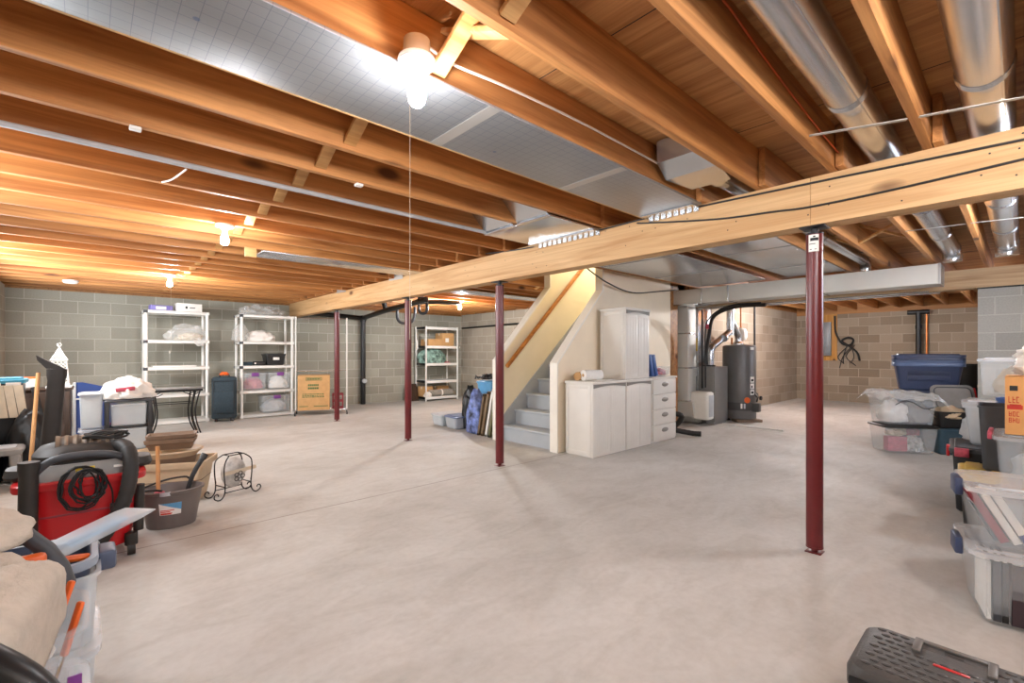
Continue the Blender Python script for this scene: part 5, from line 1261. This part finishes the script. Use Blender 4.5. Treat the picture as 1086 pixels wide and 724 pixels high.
tote('clear tote on the floor under the tote with the orange brown carton', (3.84, -.12, 0), -90, .42, .40, .41, 'frost', 'clearlid', taper=.015)
ctt = tote('clear tote with pink rim carrying the orange brown carton', (3.84, -.105, .415), -90, .40, .40, .325, 'clear', 'clearlid', taper=.02)
part('pink_latch', MB().box(-.235, -.1, .29, -.215, .12, .335, bev=.006), 'pinkred', ctt)
crumple('packed_plastic', 'frost', 'crumpled plastic inside the clear tote under the orange brown carton', 'plastic', (3.84, -.11, .435), (.3, .3, .22), 113)
oc = thing('orange_carton', 'orange brown carton with red stencil and a hand hole, on a clear tote', 'box', (3.83, -.12, .752), -90)
part('body', MB().box(-.18, -.17, 0, .18, .17, .31, bev=.003), 'cardor', oc)
part('hand_hole', MB().box(-.163, -.172, .235, -.133, -.169, .262), 'black', oc)
# stencil: two rows of block letters either side of a red band
ink = MB(); rnd = random.Random(14)
def glyphs(x0, z0, n, w, h):
    for i in range(n):
        xx = x0+i*w*1.25
        ink.box(xx, -.1715, z0, xx+w*.25, -.1695, z0+h)
        for q in (0, .45, .85):
            if rnd.random() < .65: ink.box(xx, -.1715, z0+h*q, xx+w*.9, -.1695, z0+h*(q+.14))
        if rnd.random() < .6: ink.box(xx+w*.7, -.1715, z0+h*.1, xx+w*.9, -.1695, z0+h*.9)
glyphs(-.167, .17, 3, .0115, .034); ink.box(-.172, -.1715, .135, -.115, -.1695, .158); ink.box(-.163, -.1715, .156, -.12, -.1695, .163); glyphs(-.166, .098, 3, .0115, .026); glyphs(-.166, .064, 3, .0115, .026)
part('red_stencil', ink, 'inkred', oc)
crumple('shopping_bag', 'bagw', 'crumpled white bag on top of the orange brown carton', 'bag', (3.83, -.14, 1.064), (.30, .30, .17), 115, .3)
# nearest clear totes
for z, lab, h in ((0, 'bottom clear tote with dark folders, near right edge', .325), (.33, 'upper clear tote with leaning books, near right edge', .27)):
    t = tote(lab, (3.13, -.085, z), -78, .55, .42, h, 'clear', 'clearlid', taper=.035, group='near clear totes with blue latches')
    part('latch', MB().box(-.315, -.06, h-.075, -.285, .06, h+.005, bev=.008), 'blue', t)
ca, sa = math.cos(R(-78)), math.sin(R(-78))
def l2_(x, y, z): return (3.13+x*ca-y*sa, -.085+x*sa+y*ca, z)
def book(label, x, z0, tilt, w, d, h, mat, grp, y=-.06, cat='book', nm='book'):
    t = thing(nm, label, cat, l2_(x, y, z0), -78, grp)
    m = Matrix.Rotation(R(tilt), 4, 'Y')
    part('pages', MB().box(-w/2+.002, -d/2+.003, .002, w/2-.002, d/2-.003, h-.002, m=m), 'paper', t)
    part('cover', MB().box(-w/2, -d/2, 0, -w/2+.003, d/2, h, m=m).box(w/2-.003, -d/2, 0, w/2, d/2, h, m=m).box(-w/2, -d/2, 0, w/2, -d/2+.003, h, m=m), mat, t)
    return t
book('red book leaning in the upper near tote', -.165, .362, -28, .03, .16, .235, 'bookred', 'books in the upper near tote')
book('thin white book leaning right of the red book', -.125, .362, -28, .028, .16, .225, 'paper', 'books in the upper near tote')
bk2 = book('white book with blue end leaning in the upper near tote', -.088, .362, -28, .03, .16, .23, 'paper', 'books in the upper near tote')
part('blue_band', MB().box(-.0152, -.081, .01, .0152, -.0795, .05, m=Matrix.Rotation(R(-28), 4, 'Y')), 'royal', bk2)
book('dark spiral notebook at the right of the upper near tote', .06, .355, -6, .03, .16, .20, 'black', 'books in the upper near tote', cat='notebook', nm='notebook')
book('dark green book behind the red book in the upper near tote', -.185, .36, -26, .018, .12, .17, 'tealdk', 'books in the upper near tote')
book('white folder at the left of the bottom near tote', -.222, .025, 0, .016, .22, .25, 'paper', 'folders in the bottom near tote', y=-.06, cat='folder', nm='folder')
book('grey folder in the bottom near tote', -.197, .025, 0, .025, .24, .26, 'charcoal', 'folders in the bottom near tote', y=-.06, cat='folder', nm='folder')
book('black folder in the bottom near tote', -.172, .025, 0, .02, .24, .26, 'black', 'folders in the bottom near tote', y=-.06, cat='folder', nm='folder')
book('thick maroon album in the bottom near tote', -.02, .025, 0, .27, .26, .26, 'maroon', 'folders in the bottom near tote', y=-.06, cat='album', nm='album')

# toolbox
tx = thing('toolbox', 'dark grey plastic toolbox with studded lid in the bottom right corner', 'toolbox', (1.875, .14, 0), -90)
w, d = .46, .33
part('base', MB().rings([rrect(w-.06, d-.04, .04, 0), rrect(w-.03, d-.02, .045, .02), rrect(w-.02, d-.015, .05, .165)]), 'toolbox', tx)
lid = part('lid', MB().rings([rrect(w-.012, d-.008, .05, .167), rrect(w, d, .055, .172), rrect(w, d, .055, .215), rrect(w-.018, d-.018, .05, .238), rrect(w-.05, d-.05, .04, .248)]), 'toolbox', tx)
pd = MB()
ys = 0
for j in range(9):
    for i in range(13):
        x = -.18+i*.030+(.015 if j % 2 else 0); y = -.125+j*.031
        if -.105 < x < .105 and .03 < y < .155: continue
        if abs(x) > .19 or (abs(x) < .05 and -.005 < y < .03): continue
        pd.rings([[Vector((x+a*math.cos(t), y+b*math.sin(t), z)) for t in [2*PI*k/12 for k in range(12)]] for a, b, z in ((.0125, .0095, .2475), (.012, .009, .2495), (.009, .007, .2505))])
o = part('studs', pd, 'toolpad', lid)
part('recess', MB().box(-.072, .092, .2478, .072, .121, .2484, bev=0).box(-.118, .045, .2478, -.096, .075, .2484).box(.096, .045, .2478, .118, .075, .2484), 'toolbox', lid)
hn = part('handle', MB().box(-.09, .122, .2470, .09, .142, .2555, bev=.003).box(-.095, .05, .2470, -.073, .142, .2565, bev=.003).box(.073, .05, .2470, .095, .142, .2565, bev=.003), 'toolgrey', tx)
part('latch_slot', MB().box(-.022, .098, .2484, .022, .121, .2492), 'black', lid)
part('red_badge', MB().box(-.04, .006, .2485, .04, .019, .2505, bev=.0008), 'red', lid)
for x in (-.18, .18): part('latch', MB().box(x-.035, -d/2-.012, .12, x+.035, -d/2+.002, .215, bev=.006), 'black', tx)
part('end_latch', MB().tube([(-w/2-.002, -.03, .13), (-w/2-.012, -.03, .13)], .014, 12), 'ltgrey', tx)
# ---------------------------------------------------------------- camera and light
cam = bpy.data.cameras.new('camera'); co = bpy.data.objects.new('camera', cam); COL.objects.link(co)
cam.sensor_width = 36.; cam.lens = 493/1086*36
cam.shift_y = 12/1086.
cam.clip_start = .02
co.location = (0, 0, 1.19)
yaw = math.atan2(.7386, .674)
co.rotation_euler = (PI/2, 0, yaw-PI/2)
S.camera = co
S.view_settings.view_transform = 'Standard'; S.view_settings.look = 'None'
S.view_settings.gamma = 1.; S.view_settings.use_curve_mapping = False
S.view_settings.exposure = .32
w = bpy.data.worlds.new('world'); S.world = w; w.use_nodes = True
w.node_tree.nodes['Background'].inputs[0].default_value = (.8, .85, 1, 1); w.node_tree.nodes['Background'].inputs[1].default_value = 0.
bulb_fixture((9.9, 2.585, 2.215), 'bare bulb in the alcove behind the nearest red column', 0, 0, 0, 3000)
bulb_fixture((-.45, -.5, 2.215), 'bare bulb on the joists behind the viewer', 0, 0, 0, 900)  # added bulb, never in view, for general fill
bulb_fixture((4.9, -.48, 2.215), 'bare bulb past the beam beside the right wall', 0, 0, 0, 900)  # added out of view to brighten the pier and right-hand totes
bulb_fixture((2.0, -.48, 2.215), 'bare bulb on the joists beside the right wall', 0, 0, 0, 700)  # extra unseen bulb, put in as fill from the right
bulb_fixture((6.1, 8.9, 2.215), 'bare bulb near the far corner', 0, 0, 0, 1200) if 0 else None
def fill_point(name, loc, power, r, col=(1, .93, .84)):
    l = bpy.data.lights.new(name, 'POINT'); l.energy = power; l.shadow_soft_size = r; l.color = col
    o = bpy.data.objects.new(name, l); COL.objects.link(o); o.location = loc
    return o
fill_point('stairwell_lamp', (6.0, 4.3, 3.1), 26, .12, (1, .93, .8))  # added point light without a fixture, brightens the stairwell walls
# made-up windows out of view, beside and behind the camera, added for soft fill
FILL_TINT = (.93, .97, 1.)  # cool tint of the added window fill
def window(n, axis, a0, a1, power):
    z0, z1 = 1.45, 2.12
    fr = MB()
    def bx(u0, v0, u1, v1, t0, t1, mb):
        if axis == 'X': mb.box(-.93-.03+t0, u0, v0, -.93+t1, u1, v1)
        else: mb.box(u0, -.75-.03+t0, v0, u1, -.75+t1, v1)
    for r in ((a0, z0, a1, z0+.05), (a0, z1-.05, a1, z1), (a0, z0, a0+.05, z1), (a1-.05, z0, a1, z1), ((a0+a1)/2-.02, z0, (a0+a1)/2+.02, z1)): bx(*r, .03, .025, fr)
    struct('window_%d' % n, fr, 'whitetrim')
    gl = MB(); bx(a0+.04, z0+.04, a1-.04, z1-.04, .03, .006, gl)
    struct('window_%d_pane' % n, gl, M['daypane'])
    l = bpy.data.lights.new('window_daylight', 'AREA'); l.shape = 'RECTANGLE'; l.size = a1-a0-.1; l.size_y = z1-z0-.1; l.energy = power; l.color = FILL_TINT  # area light before the pane, added as fill
    o = bpy.data.objects.new('window_daylight', l); COL.objects.link(o)
    if axis == 'X': o.location = (-.90, (a0+a1)/2, (z0+z1)/2); o.rotation_euler = (PI/2, 0, -PI/2)
    else: o.location = ((a0+a1)/2, -.72, (z0+z1)/2); o.rotation_euler = (PI/2, 0, 0); o.rotation_euler = (PI/2, 0, PI)
M['daypane'] = emit('daylight_pane', 'dfeaff', 2.)  # glowing pane shared by the added windows
window(1, 'X', 8.0, 9.2, 24)
window(2, 'X', 3.2, 4.6, 45)
window(3, 'X', 6.2, 7.6, 90)
window(4, 'Y', .2, 1.6, 14)
window(5, 'Y', 4.6, 6.0, 25)
window(6, 'Y', 9.6, 11., 30)
